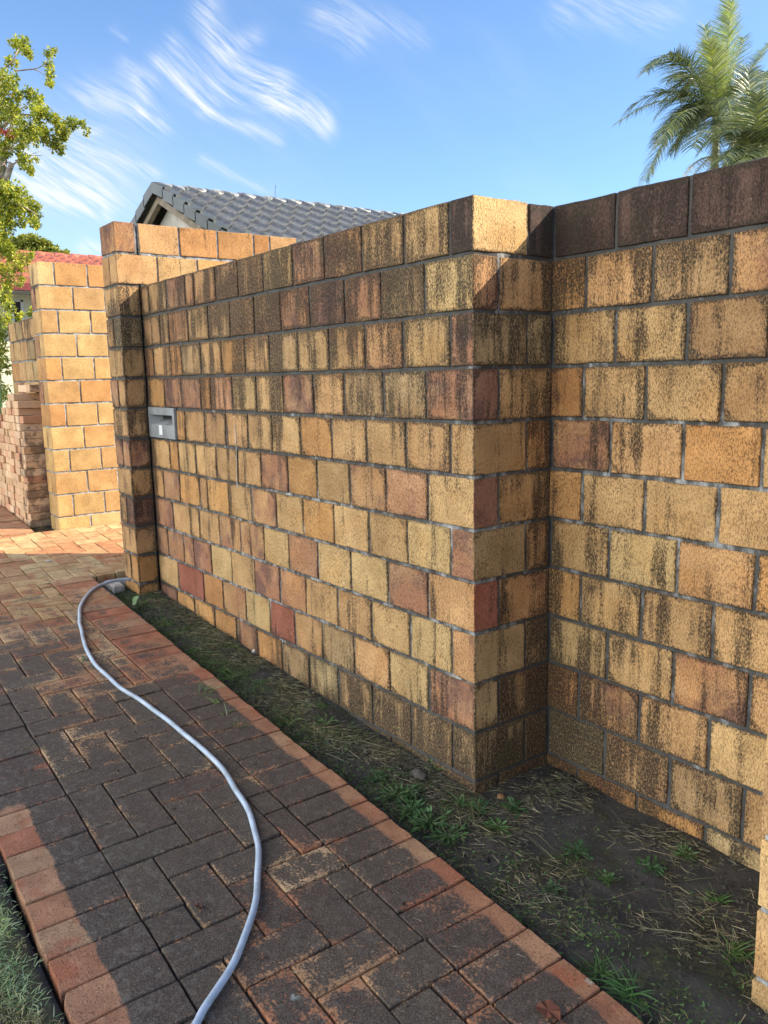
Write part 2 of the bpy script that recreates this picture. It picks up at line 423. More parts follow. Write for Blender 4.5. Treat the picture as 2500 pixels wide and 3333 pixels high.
C_.mb.build('recessed_section', [M_BLOCK, M_MORTAR], wall)

def pier_rows(Wl, x0, x1, y0, y1, ktop, kbot, codesA, along='y', first_full=1, only_end=False, lx=None):
    """solid masonry run along y with toothed ends; ends face -y"""
    i = 0
    for k in range(ktop, kbot):
        full = (k-ktop) % 2 == first_full
        y = y0; n = 0
        ln = B if full else .7
        if only_end: ln = y1-y0
        while y < y1-.12:
            e = min(y+ln, y1)
            if y1-e < .3: e = y1
            c = codesA[i % len(codesA)]; i += 1
            if not full and lx is None and (x1-x0) > 1.2:
                pass
            Wl.block(x0, x1, y+(0 if y == y0 else .033), e-.033, k, c, step=.3)
            y = e; ln = B; n += 1
# gate pillar with the taller sunlit wing wall behind the long wall
def g_pillar(x, y, z):
    k = -z; g = .12
    if y < .2 and k > -.2: g += .52*math.exp(-((k-1.2)/.9)**2)+.40*math.exp(-((k-4.5)/.9)**2)+.46*math.exp(-((k-7.6)/.8)**2)+.22
    if y < .2: g += .25*max(0, (y+.35)/.35) if k > .3 else 0
    if y > .3: g -= .12
    if x < -16.8: g -= .10
    return g
pil = tag(empty('gate_pillar', W(-16.7, -.75, -10.5)), 'tall gate pillar of mould-blackened blocks where the hose ends, with a sunlit wing wall running back from it', 'pillar')
P1 = Wall(g_pillar)
pc = ['m', 't', 't', 'v', 't', 't', 't', 'r', 't', 'p', 't', 'o', 'o', 'o']
for k in range(-2, 12):
    c = pc[k+2]
    if (k+2) % 2 == 0:      # header pair on the street end
        P1.block(-17.45, -16.06, -.75, 0-.04 if k > -1 else -.10, k, c, step=.2)
    else:
        P1.block(-17.45, -16.79, -.75, -.04, k, 'r' if k in (5, 3) else 't', step=.2)
        P1.block(-16.72, -16.06, -.75, -.04 if k > -1 else .6, k, c, step=.2)
P1.core(-17.45, -16.06, -.75, 0.0, -13, 2)
P1.mb.build('pillar', [M_BLOCK, M_MORTAR], pil)
P2 = Wall(lambda x, y, z: .02+(.25 if -z > .5 else 0))
cc = {-2: 'tooott', -1: 'tootto', 0: 'ttttt'}
for k in range(-2, 12):
    if k == -2: ys = [.02, 1.45, 2.85, 4.25, 4.9, 6.05]
    elif (k+2) % 2: ys = [.62, 2.05, 3.45, 4.85, 6.05]
    else: ys = [0, 1.35, 2.75, 4.15, 5.5, 6.05]
    for i in range(len(ys)-1):
        P2.block(-16.71, -16.06, ys[i]+.033, ys[i+1]-.033, k, cc.get(k, 'tttttt')[i], step=.3)
P2.core(-16.71, -16.06, 0, 6.05, -13, 2)
P2.mb.build('wing_wall', [M_BLOCK, M_MORTAR], pil)

# far gate pier, fully in the sun
PX, PY = -26.35, -.55
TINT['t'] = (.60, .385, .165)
P3 = Wall(lambda x, y, z: -.06+(.42*math.exp(-((z-1.2)/.9)**2) if x < PX-.05 and z > -1 else 0))
for k in range(-2, 11):
    codes = {-2: 'yoo', -1: 'ttt', 0: 'ttt', 1: 'ttt', 2: 'otto', 3: 'tot', 4: 'otto', 5: 'tty', 6: 'ttt', 7: 'tto', 8: 'ttt', 9: 'tyt', 10: 'ttt'}[k]
    ys = [PY, PY+.68, PY+2.07, PY+3.46, PY+4.8] if (k+2) % 2 == 0 else [PY, PY+1.385, PY+2.77, PY+4.8]
    for i in range(len(ys)-1):
        a = ys[i]+(0 if i == 0 else .033); e = ys[i+1]-.033
        if i == 0 and k % 2 == 0:
            P3.block(PX-1.385, PX, a, e, k, codes[i], step=.3)
        elif i == 0:
            P3.block(PX-1.385, PX-.72, a, e, k, 'r' if k < 5 else 't', step=.3); P3.block(PX-.66, PX, a, e, k, codes[i], step=.3)
        else: P3.block(PX-TH, PX, a, e, k, codes[min(i, len(codes)-1)], step=.3)
P3.core(PX-1.385, PX, PY, PY+.7, -12, 2); P3.core(PX-TH, PX, PY+.5, PY+4.8, -12, 2)
pier = P3.mb.build('gate_pier', [M_BLOCK, M_MORTAR], base=W(PX, PY, -9.6))
tag(pier, 'bright sunlit yellow block pier standing across the driveway from the dark gate pillar', 'pier')

# low wall beyond the pier
TINT['t'] = (.56, .355, .165)
P4 = Wall(lambda x, y, z: .10+.36*math.exp(-((z+.3)/.9)**2)*(1 if x > -33 else .3)+.12*noise.noise(Vector((x*.5, z*.3, 1))))
for k in range(0, 10):
    x = PX-1.385; n = 0; ln = B if k % 2 else .72
    cs = ['dtttvt', 'vtvttt', 'tvvtto', 'vtttrt', 'tttttt'][k % 5]
    while x > -35.6:
        e = max(x-ln, -35.62); P4.block(e+.03, x-.03, .12, .12+TH, k, cs[n % 6], step=.35); x = e; ln = B; n += 1
        if x <= -35.6: break
P4.core(-35.62, PX-1.3, .12, .12+TH, -12, 0)
tag(P4.mb.build('low_wall', [M_BLOCK, M_MORTAR], base=W(-31, .4, -9.3)), 'low grey-stained block wall behind the stack of loose bricks', 'wall')

# pillar at the right edge of the picture
P5 = Wall(lambda x, y, z: -.05)
for k in range(-2, 13):
    if k % 2: P5.block(6.1, 7.385, -.72, -.04, k, 'ty'[k % 2], step=.2); P5.block(6.1, 7.385, .0, 2.0, k, 't')
    else: P5.block(6.1, 6.72, -.72, .6, k, 't', step=.2); P5.block(6.79, 7.385, -.72, .6, k, 'y'); P5.block(6.1, 7.385, .66, 2.0, k, 't')
P5.core(6.1, 7.385, -.72, 2.04, -13.2, 2)
tag(P5.mb.build('end_pillar', [M_BLOCK, M_MORTAR], base=W(6.5, 0, -11.4)), 'clean pale block pillar cut off by the lower right edge of the photo', 'pillar')
def step_skip(): pass

# ------------------------------------------------------------------ paving
PW = .683
def zp(x):
    if x > -40: return -10.9-.053*x
    return -10.9+.053*40
def TP(a, b, c):       # paving lattice -> metres
    x = a*PW; return W(x, b*PW-.022*x, zp(x)+c)
def paving_material():
    mt, t, b = material('clay paver'); p = t.pos(); tint = t.attr('tint'); rim, kk, rn = t.sep(t.attr('gf'))
    u, v, _ = t.sep(t.attr('st', 'Vector'))
    rv = t.vadd(p, t.comb(rn*7.3, rn*5.1, rn*3.7))
    c = t.mix(t.noise(rv, 14, 3).step(.3, .7), t.mix(1.0, tint, (.78, .72, .68), 'MULTIPLY'), t.mix(1.0, tint, (1.12, 1.1, 1.05), 'MULTIPLY'))
    c = t.mix(t.noise(rv, 8, 3).step(.54, .68)*.6, c, (.36, .10, .045))
    sp = t.noise(p, 210, 3, .6).step(.53, .66)
    c = t.mix(sp*.6, c, (.075, .035, .022))
    sp2 = t.noise(p, 420, 2, .6).step(.5, .65)
    c = t.mix(sp2*.25, c, (.06, .03, .02))
    # mould: whole surface except the hosed outer strips, thinner further up the path
    en = t.noise(t.comb(u, v, 0.0), .75, 4, .6); e2 = t.noise(t.comb(u, v, 0.0), 9, 3, .6)
    edge = (en-.5)*.55+(e2-.5)*.14
    dr = v*-1.0-3.15            # distance in from the right kerb line
    clean_r = (dr+edge-(u*-1.0-15.0).clamp()*.55).step(.60, .50)
    dl = v+11.8
    clean_l = (dl+edge*.8).step(.96, .88)*(u+edge*2).step(-6.2, -5.9)
    patch = (((u+24.5)*(u+24.5))*.16+((v+3.7)*(v+3.7))*1.3+edge*1.6).step(1.4, .7)
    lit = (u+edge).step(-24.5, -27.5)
    clean = clean_r.mx(clean_l).mx(patch*.8)
    n1 = t.noise(p, 26, 4, .65); n2 = t.noise(p, 130, 3, .65)
    near = u.step(-24, -4)
    pat = t.noise(p, 2.6, 3).step(.35, .65)
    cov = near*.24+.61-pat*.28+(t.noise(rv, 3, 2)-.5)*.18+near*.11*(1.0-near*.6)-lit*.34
    cov = cov+v.step(-7.5, -10.5)*.16
    mm = (n1*.75+n2*1.15-.2+cov-(rim*.50)-1.23).step(-.10, .12)*(1.0-clean)
    dk = t.mix(near, (.085, .060, .046), (.036, .031, .027))
    dk = t.mix(t.noise(p, 230, 3, .75).step(.47, .60)*.7, dk, (.15, .125, .095))
    dk = t.mix(t.noise(p, 38, 5, .75).step(.50, .62)*.6*(v.step(-7, -11)*.5+.5), dk, (.15, .145, .12))
    c = t.mix(mm*.93, c, dk)
    # grey-green lichen dots and pale grit
    lc = t.vor(p, 5.3).step(.085, .045)*t.noise(p, 3.1, 1).step(.52, .58)*t.noise(p, 160, 2).step(.42, .55)
    c = t.mix(lc*.75, c, (.42, .47, .40))
    gt = t.vor(p, 95).step(.11, .07)*t.noise(p, 31, 1).step(.55, .62)
    c = t.mix(gt*.75, c, (.66, .58, .47))
    setp(b, Base_Color=c, Roughness=.82)
    b.inputs['Specular IOR Level'].default_value = .35
    setp(b, Normal=t.bump(t.noise(p, 110, 5, .7)-sp*.4, .9, .0034))
    return mt
def sand_material():
    mt, t, b = material('joint sand'); p = t.pos()
    c = t.mix(t.noise(p, 40, 4).step(.35, .7), (.014, .012, .011), (.045, .034, .024))
    setp(b, Base_Color=c, Roughness=.95, Normal=t.bump(t.noise(p, 120, 3), .8, .003)); return mt
M_PAVE = paving_material(); M_SAND = sand_material()
PTINT = [(.47, .28, .14), (.50, .31, .16), (.44, .24, .125), (.52, .34, .185), (.46, .27, .14), (.42, .19, .095), (.53, .36, .2)]
pv = MB()
def paver(a0, a1, b0, b1, border=0):
    gap = .022
    rn = random.random(); tn = random.choice(PTINT)
    if border: tn = random.choice([(.45, .225, .125), (.49, .26, .15), (.48, .24, .135), (.44, .18, .10), (.49, .30, .175), (.45, .215, .12), (.49, .27, .155)])
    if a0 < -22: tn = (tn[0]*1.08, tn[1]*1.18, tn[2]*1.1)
    k = random.uniform(.9, 1.1)*(.80 if border > 0 and a0 > -24 else .88 if border else 1); tn = tuple(c*k for c in tn)
    dz = random.uniform(-.016, .016); rx = random.uniform(-.012, .012); ry = random.uniform(-.010, .010)
    ja = [random.uniform(-.012, .012) for _ in range(4)]
    ca, cb = (a0+a1)/2, (b0+b1)/2
    near = a0 > -22
    def g(p):
        e = min(p[0]-a0, a1-p[0], p[1]-b0, b1-p[1]); r = max(0, 1-e/.16)
        return (r*(.55+.45*hn((p[0]*2, p[1]*2, 1))), 0, rn)
    chip = random.random()
    def outer(q, p):
        q = Vector(q)
        if border and p[2] > -.2:
            d = (b1-p[1]) if border > 0 else (p[1]-b0)
            if d < .12:
                n_ = .03*abs(hn((q.x*1.6, q.y, 0), 2.2, 4))
                ea = min(p[0]-a0, a1-p[0])
                if chip < .08 and ea < .22: n_ += (.22-ea)*.5
                q.y -= n_*border
        q.z += (p[0]-ca)*rx+(p[1]-cb)*ry+dz
        return q
    rbox(pv, a0+gap+ja[0], a1-gap+ja[1], b0+gap+ja[2], b1-gap+ja[3], -.34, 0, .03, .26 if near else .6, tn, g, .012, 2.0, TP,
         off=rn, uvf=lambda p: (p[0], p[1]), outer=outer, skip=((2, 0),))
OX, OY = .15, .15
FL0, FR0, OL, OR = -9.8, -5.18, -11.8, -3.15
TX0, TX1 = -38.4, -26.55      # driveway throat
def clipped(a0, a1, b0, b1):
    # path field
    out = []
    def add(A0, A1, B0, B1):
        x0, x1, y0, y1 = max(a0, A0), min(a1, A1), max(b0, B0), min(b1, B1)
        if x1-x0 > .16 and y1-y0 > .16: out.append((x0, x1, y0, y1))
    if a0 >= TX1 or a1 <= TX0:
        add(-60, 12, FL0, FR0)
    else:
        add(max(-60, TX0), TX1, FL0, 16)
        add(TX1, 12, FL0, FR0); add(-60, TX0, FL0, FR0)
    return out
for i in range(-58, 11):
    for j in range(-11, 17):
        kk = (i-j) % 4
        if kk == 0: R = (i+OX, i+2+OX, j+OY, j+1+OY)
        elif kk == 3: R = (i+OX, i+1+OX, j+OY, j+2+OY)
        else: continue
        for q in clipped(*R): paver(*q)
for i in range(-58, 11):
    a = i+.18
    if not (TX0-.5 < a < TX1-.3): paver(a, a+1, FR0, OR, 1)
    if a > -30: paver(a, a+1, OL, FL0, -1)
pv.build('path', [M_PAVE], base=Vector((0, 0, 0)))
pobj = bpy.data.objects['path']; tag(pobj, 'herringbone brick path and driveway', kind='structure')
sb = MB()
def strip(a0, a1, b0, b1, c):
    n = max(1, int((a1-a0)/2)); 
    for i in range(n):
        x0 = a0+(a1-a0)*i/n; x1 = a0+(a1-a0)*(i+1)/n
        k = [sb.vert(TP(x, y, c)) for x, y in ((x0, b0), (x1, b0), (x1, b1), (x0, b1))]; sb.face(k)
strip(-58, 11, OL+.06, OR-.08, -.075); strip(TX0+.05, TX1-.05, OR-.08, 16, -.075)
tag(sb.build('joint_sand', M_SAND, base=Vector((0, 0, 0))), 'dark sand in the joints of the brick path', kind='structure')

# ------------------------------------------------------------------ ground
def path_y(x): return OR*PW-.022*x       # outer kerb line of the path on the wall side
def left_y(x): return OL*PW-.022*x
def smooth(a, b, v): v = min(1, max(0, (v-a)/(b-a))); return v*v*(3-2*v)
def gz(x, y):
    n = .10*hn((x, y, 0), .55, 2)+.05*hn((x, y, 3), 1.9, 7)+.022*hn((x, y, 5), 6, 1)
    base = zp(x)
    r = path_y(x); l = left_y(x)
    if y > r-.02:
        inthroat = TX0*PW-.2 < x < TX1*PW+.05
        s = base-.34
        if x > 0: s = -11.24-.024*x
        d = y-r
        if x < TX1*PW+.05: s = base-.22
        if inthroat: return base-.5
        s -= .12*math.exp(-(d/.28)**2)
        s += .10*math.exp(-((d-1.1)/.6)**2) if x > -15 else 0
        return s+n*.9
    if y < l+.02:
        return base-.03+n*.6-.10*math.exp(-((l-y)/.16)**2)
    return base-.5
gb = MB()
def lin(a, b, n): return [a+(b-a)*i/n for i in range(n+1)]
gx = lin(-900, -60, 10)[:-1]+lin(-60, -20, 60)[:-1]+lin(-20, 9, 190)[:-1]+lin(9, 20, 16)[:-1]+lin(20, 900, 8)
gy = lin(-900, -30, 8)[:-1]+lin(-30, -12, 14)[:-1]+lin(-12, -7.6, 34)[:-1]+lin(-7.6, -2.4, 10)[:-1]+lin(-2.4, 2.6, 64)[:-1]+lin(2.6, 12, 12)[:-1]+lin(12, 900, 10)
idx = {}
for i, x in enumerate(gx):
    for j, y in enumerate(gy):
        xx = min(max(x, -60), 20)
        z = gz(xx, y) if abs(y) < 200 else gz(xx, 40 if y > 0 else -40)
        lawn = 1.0 if y < left_y(xx)-.15 else 0.0
        idx[i, j] = gb.vert(W(x, y, z), (1, 1, 1), (lawn, 0, 0))
for i in range(len(gx)-1):
    for j in range(len(gy)-1): gb.face([idx[i, j], idx[i+1, j], idx[i+1, j+1], idx[i, j+1]])
mt, t, b = material('garden soil'); p = t.pos(); lawn, _, _ = t.sep(t.attr('gf'))
c = t.mix(t.noise(p, 11, 5, .65).step(.3, .7), (.034, .032, .030), (.088, .082, .075))
c = t.mix(t.noise(p, 3.2, 4, .6).step(.52, .66)*.75, c, t.mix(t.noise(p, 60, 3).step(.4, .65), (.026, .030, .012), (.085, .09, .026)))
c = t.mix(t.vor(p, 130).step(.10, .05)*t.noise(p, 40, 1).step(.5, .6)*.7, c, (.42, .38, .30))
c = t.mix(lawn*.8, c, t.mix(t.noise(p, 30, 3), (.07, .085, .03), (.16, .14, .07)))
setp(b, Base_Color=c, Roughness=.95, Normal=t.bump(t.noise(p, 45, 7, .78), 1.0, .028))
M_SOIL = mt
tag(gb.build('ground', M_SOIL, base=Vector((0, 0, 0)), smooth=True), 'dark bare soil', kind='structure')

rb = MB(); k = [rb.vert(W(*q)) for q in ((-300, -300, -11.35), (300, -300, -11.35), (300, -19, -11.35), (-300, -19, -11.35))]  # unseen pale street, added so sunlight bounces back onto the wall faces
k2 = [rb.vert(W(*q)) for q in ((300, -19, -12.2), (-300, -19, -12.2))]; rb.face(k); rb.face([k[3], k[2], k2[0], k2[1]])
tag(rb.build('street', simple('pale bounce concrete', (.40, .38, .34), .9, .06, 1.5), base=Vector((0, 0, 0))), 'unseen pale concrete street added on the open side to bounce sun at the wall', kind='structure')

# ------------------------------------------------------------------ concrete haunch beside the path, slab at the hose end
M_CONC = simple('old concrete', (.20, .19, .165), .9, .3, 30, bump=.8)
hb = MB()
prev = None
for i in range(60):
    x = -18.0+i*.42
    if x > 6.5: break
    y0 = path_y(x)-.06; wd = .12+.16*abs(hn((x, 0, 0), .8, 3))+(.25 if x < -13 else 0)*1.0
    zt = zp(x)-.10; r = []
    for q, (dy, dz_) in enumerate(((0, 0), (wd*.5, -.05), (wd, -.26), (wd+.1, -.6))):
        r.append(hb.vert(W(x+.1*hn((x, q, 1), 2), y0+dy+.03*hn((x, q, 0), 3), zt+dz_)))
    if prev:
        for a, b_, c_, d_ in zip(prev[:-1], prev[1:], r[1:], r[:-1]): hb.face([a, d_, c_, b_])
    prev = r
tag(hb.build('kerb_haunch', M_CONC, base=Vector((0, 0, 0))), 'rough concrete haunch along the path edge', kind='structure')
sl_ = MB(); rbox(sl_, -18.05, -16.95, -1.35, -.95, -10.45, -10.16, .04, .2, (1, 1, 1), None, .05, 1.5, W)
rbox(sl_, -18.0, -17.5, -.95, 1.2, -10.45, -10.14, .04, .3, (1, 1, 1), None, .04, 1.5, W)
tag(sl_.build('concrete_slab', simple('pale concrete', (.42, .40, .36), .9, .2, 20, bump=.6), base=W(-17.6, -.8, -10.3)), 'pale broken concrete strip at the foot of the gate pillar under the hose end', 'slab')

# ------------------------------------------------------------------ hose
HP = [(421.7, 1880), (366.7, 1891.7), (320, 1908), (290, 1930), (266.7, 1963), (258, 1993), (260, 2026.7), (266.7, 2060), (278, 2103), (296.7, 2140),
      (320, 2173), (360, 2210), (400, 2244), (466.7, 2286.7), (533, 2336.7), (600, 2389), (660, 2440), (703, 2480), (740, 2526.7), (772, 2576.7),
      (803, 2630), (826, 2686.7), (837, 2740), (841, 2800), (838, 2866.7), (829, 2937), (808, 3022), (769, 3120), (711, 3216), (663, 3290), (639, 3333), (590, 3400), (500, 3500), (420, 3640)]
HR = .052
def onpath(x, y, lift):
    d = ray(x, y); s = (-10.9+lift-.053*CP.x-CP.z)/(d.z+.053*d.x)
    return CP+d*s
pts = [onpath(x, y, HR) for x, y in HP]
pts[0].z -= .06
pts = [pts[0]+Vector((.55, 1.2, -.12)), pts[0]+Vector((.2, .55, -.05))]+pts
def catmull(P, n=5):
    out = []
    for i in range(len(P)-1):
        a, b, c, d = P[max(i-1, 0)], P[i], P[i+1], P[min(i+2, len(P)-1)]
        for k in range(n):
            s = k/n; out.append(.5*((2*b)+(c-a)*s+(2*a-5*b+4*c-d)*s*s+(3*b-a-3*c+d)*s**3))
    return out+[P[-1]]
hs = MB(); hpts = [q+Vector((hn(q, 1.1, 3), hn(q, 1.1, 9), 0))*.03 for q in catmull(pts)]
hs.tube([W(*q) for q in hpts], HR*S, 14)
mt, t, b = material('grey blue vinyl hose'); p = t.pos()
c = t.mix(t.noise(p, 14, 3).step(.35, .7), (.36, .44, .52), (.48, .56, .65))
c = t.mix(t.noise(p, 170, 3, .7).step(.60, .72)*.55, c, (.10, .11, .11))
c = t.mix(t.noise(p, 16, 5, .7).step(.50, .66)*.42, c, (.20, .18, .15))
setp(b, Base_Color=c, Roughness=.38)
M_HOSE = mt
tag(hs.build('garden_hose', M_HOSE, base=W(-2, -6, -10.7), smooth=True), 'pale blue-grey garden hose curving along the brick path', 'hose')

# ------------------------------------------------------------------ letterbox
M_MET = simple('grey powder coated metal', (.25, .258, .258), .45, .14, 9, bump=.1)
M_METD = simple('dark slot interior', (.03, .03, .03), .6, .1)
M_WHITE = simple('white number plate', (.72, .72, .70), .4, .05)
lb = tag(empty('letterbox', W(-14.83, -.05, -4.95)), 'grey metal letterbox with an open slot set into the block wall beside the gate pillar', 'letterbox')
x0, x1, z0, z1 = -15.93, -13.74, -4.96, -3.97
q = MB(); fr = .16
sx0, sx1, sz0, sz1 = x0+fr, x1-fr, z0+.44, z1-.24
def wb(m_, a, b_, c, d, e, f, mi=0): 
    p0 = W(a, c, e); p1 = W(b_, d, f); m_.box(p0.x, p1.x, p0.y, p1.y, p0.z, p1.z, mi=mi)
wb(q, x0, x1, -.075, .03, sz1, z1); wb(q, x0, x1, -.075, .03, z0, sz0); wb(q, x0, sx0, -.075, .03, sz0, sz1); wb(q, sx1, x1, -.075, .03, sz0, sz1)
fo = q.build('face_plate', M_MET, lb)
mod = fo.modifiers.new('bevel', 'BEVEL'); mod.width = .0012; mod.segments = 2
q = MB()
# sloping chute inside the slot, dark slit above it
c4 = [W(sx0, -.06, sz0), W(sx1, -.06, sz0), W(sx1-.22, .30, sz1-.16), W(sx0+.22, .30, sz1-.16)]
k = [q.vert(v) for v in c4]; q.face(k)
for A_, B_, C_2 in ((sx0, sx0+.22, 1), (sx1, sx1-.22, -1)):
    k = [q.vert(v) for v in (W(A_, -.06, sz0), W(B_, .30, sz1-.16), W(B_, .30, sz1), W(A_, -.06, sz1))]; q.face(k if C_2 < 0 else k[::-1])
q.build('chute', M_MET, lb)
q = MB(); wb(q, sx0, sx1, .31, .34, sz0, sz1+.05); wb(q, sx0, sx1, -.05, .33, sz1+.001, sz1+.03); q.build('slot', M_METD, lb)
q = MB(); wb(q, x0+.92, x0+1.20, -.098, -.078, z0+.10, z0+.42); no = q.build('number_plate', M_WHITE, lb)
mod = no.modifiers.new('bevel', 'BEVEL'); mod.width = .003; mod.segments = 2

# white paint run on the wall near the letterbox
q = MB(); xs = [-9.62, -9.6, -9.63, -9.66, -9.68, -9.66]; zs = [-4.35, -4.7, -5.2, -5.6, -5.95, -6.12]
q.tube([W(a, -.012, c) for a, c in zip(xs, zs)], [.0016, .0022, .0016, .0019, .0019, .0026], 6)
tag(q.build('plaster_drip', simple('white drip', (.62, .58, .5), .8), base=W(-9.6, 0, -5.2)), 'thin white drip down the block wall face', 'drip')

# ------------------------------------------------------------------ loose brick stack
bm_ = MB(); bs = []
for k in range(6):
    bm_ = MB(); tn = [(.68, .45, .26), (.66, .43, .25), (.70, .48, .28), (.60, .32, .18), (.72, .51, .32), (.62, .40, .22)][k]
    rbox(bm_, -.32, .32, -.66, .66, 0, .325, .022, .3, tn, (0.05+.12*(k == 5), 0, k/6), .02, 1.9, lambda a, b, c: Vector((a*S, b*S, c*S)), off=k)
    bs.append(bm_)
mt, t, b = material('stacked clay paver'); p = t.pos(); tint = t.attr('tint')
oi = t.n('ObjectInfo'); rnd = X(mt.node_tree, oi.outputs['Random'])
c = t.mix(rnd, t.mix(1.0, tint, (.8, .72, .66), 'MULTIPLY'), t.mix(1.0, tint, (1.15, 1.15, 1.15), 'MULTIPLY'))
c = t.mix(t.noise(p, 160, 3).step(.54, .66)*.45, c, (.08, .04, .03))
px_, py_, pz_ = t.sep(p)
edge = (px_+28.62*S)   # weathered end of the stack
c = t.mix((t.noise(p, 9, 4, .65)+px_.step(-29.4*S, -28.2*S)*.20).step(.62, .74)*.6, c, (.045, .033, .026))
setp(b, Base_Color=c, Roughness=.85, Normal=t.bump(t.noise(p, 130, 3), .6, .003))
M_STK = mt
protos = []
for k, m_ in enumerate(bs):
    o = m_.build('loose_brick', M_STK, base=Vector((0, 0, 0))); protos.append(o)
used = set()
GS = 'loose clay bricks stacked against the low wall'
cnt = 0
zb = zp(-29)-.22
for col_ in range(13):
    x = -28.36-col_*.68
    top = [13, 15, 17, 18, 18, 17, 16, 15, 13.4, 12.4, 11, 10, 9][col_]
    for lay in range(int(top)):
        if cnt >= 290: break
        k = random.randrange(6)
        if k in used: o = protos[k].copy(); COL.objects.link(o)
        else: o = protos[k]; used.add(k)
        sh = (.34 if lay % 2 else 0)
        yy = -.60+random.uniform(-.07, .05)-(.10 if lay < 11 else .0)
        if lay > 12: yy += .07*(lay-12)*(.6)
        xx = x+(-.17 if lay % 2 else .0)+random.uniform(-.03, .03)
        if col_ == 0: xx = x+random.uniform(-.05, .03)-(max(0, lay-10)*.05)
        o.location = W(xx, yy, zb+lay*.335); o.rotation_euler = (0, 0, math.radians(random.uniform(-2.2, 2.2)))
        ORD = 'first second third fourth fifth sixth seventh eighth ninth tenth eleventh twelfth thirteenth fourteenth fifteenth sixteenth seventeenth eighteenth'.split()
        end = (col_ == 0); topb = (lay == int(top)-1)
        if end: lab = 'brick at the weathered pier end of the brick stack, %s layer up' % ORD[lay]
        elif topb: lab = 'top brick of the %s column of the brick stack from the pier' % ORD[col_]
        else: lab = 'brick in the stack, %s column from the pier, %s layer up' % (ORD[col_], ORD[lay])
        tag(o, lab, 'brick', GS+(', near end' if end else ', top layer' if topb else ', face'))
        cnt += 1
for k, yaw_, (x, y, z) in ((1, 84, (-29.2, -.35, zb+18.2*.335)), (4, 96, (-30.6, -.25, zb+18.2*.335))):
    o = protos[k].copy(); COL.objects.link(o); o.location = W(x, y, z); o.rotation_euler = (0, 0, math.radians(yaw_))
    tag(o, 'dark brick laid lengthwise on top of the brick stack, %s end' % ('pier' if k == 1 else 'far'), 'brick')

# ------------------------------------------------------------------ vegetation helpers
def leafmat(name, rough=.5, trans=.25, spec=.4):
    mt, t, b = material(name); tint = t.attr('tint'); p = t.pos()
    c = t.mix(t.noise(p, 6, 3).step(.3, .7), t.mix(1.0, tint, (.75, .8, .8), 'MULTIPLY'), t.mix(1.0, tint, (1.2, 1.15, 1.0), 'MULTIPLY'))
    setp(b, Base_Color=c, Roughness=rough); b.inputs['Specular IOR Level'].default_value = spec
    tr = t.n('BsdfTranslucent'); put(mt.node_tree, tr.inputs[0], t.mix(1.0, c, (1.3, 1.35, .6), 'MULTIPLY'))
    ms = t.n('MixShader'); ms.inputs[0].default_value = trans
    mt.node_tree.links.new(b.outputs[0], ms.inputs[1]); mt.node_tree.links.new(tr.outputs[0], ms.inputs[2])
    mt.node_tree.links.new(ms.outputs[0], mt.node_tree.nodes['Material Output'].inputs[0])
    return mt
M_LEAF = leafmat('leaf', .42, .3); M_GRASS = leafmat('grass blade', .6, .25, .25); M_PALM = leafmat('palm leaflet', .38, .22, .5)
M_STRAW = leafmat('dry straw', .8, .1, .1)
M_BARK = simple('pale bark', (.36, .29, .22), .85, .3, 14, bump=.8)
M_BARKD = simple('dark bark', (.14, .10, .07), .9, .3, 14, bump=.8)
def rv3():
    while True:
        v = Vector((random.uniform(-1, 1), random.uniform(-1, 1), random.uniform(-1, 1)))
        if .05 < v.length < 1: return v
def leaf(mb, p, d, n, L, wd, c):
    """folded leaf: base p, direction d, normal n (metres)"""
    d = d.normalized(); s = d.cross(n)
    s = s.normalized() if s.length > 1e-3 else Vector((1, 0, 0)); n = s.cross(d).normalized()
    k = [mb.vert(v, c) for v in (p, p+d*L*.45+s*wd*.5+n*wd*.12, p+d*L, p+d*L*.45-s*wd*.5+n*wd*.12, p+d*L*.5-n*wd*.05)]
    mb.face([k[0], k[1], k[4]]); mb.face([k[1], k[2], k[4]]); mb.face([k[2], k[3], k[4]]); mb.face([k[3], k[0], k[4]])
def blade(mb, p, d, L, wd, c, bend=.5, n=3):
    d = d.normalized(); side = d.cross(Vector((random.uniform(-1, 1), random.uniform(-1, 1), .3)))
    side = side.normalized() if side.length > 1e-3 else Vector((1, 0, 0))
    pr = None; q = Vector(p); dd = Vector(d); h = Vector((d.x, d.y, 0)); 
    if h.length < .05: h = Vector((random.uniform(-1, 1), random.uniform(-1, 1), 0))
    h.normalize()
    for i in range(n+1):
        s = i/n; ww = wd*(1-s**1.6)*.5+.0002
        k = (mb.vert(q+side*ww, c), mb.vert(q-side*ww, c))
        if pr: mb.face([pr[0], pr[1], k[1], k[0]])
        pr = k; dd = (dd+(h*.7-Vector((0, 0, .6)))*bend/n).normalized(); q = q+dd*L/n

# lawn at lower left
lw = MB()
for _ in range(42000):
    x = random.uniform(-9, 4.5); y = left_y(x)-.04-abs(random.gauss(0, 1.0))-random.random()*.3
    if y < -11.5: continue
    n_ = hn((x, y, 0), .9, 6)
    if left_y(x)-y < .32+.4*hn((x, 0, 0), .7, 1) and random.random() < .7: continue
    c = random.choice([(.40, .50, .27), (.32, .46, .23), (.48, .57, .33), (.27, .38, .19), (.60, .56, .38), (.42, .52, .34)])
    if n_ < -.25: c = random.choice([(.40, .34, .2), (.24, .28, .12), (.48, .42, .28)])
    k = random.uniform(.7, 1.15); c = tuple(v*k for v in c)
    L = random.uniform(.014, .032)
    blade(lw, W(x, y, gz(x, y)-.02), Vector((random.uniform(-1, 1), random.uniform(-1, 1), random.uniform(.25, 1.3))), L, random.uniform(.0016, .003), c, random.uniform(.3, 1.1), 2)
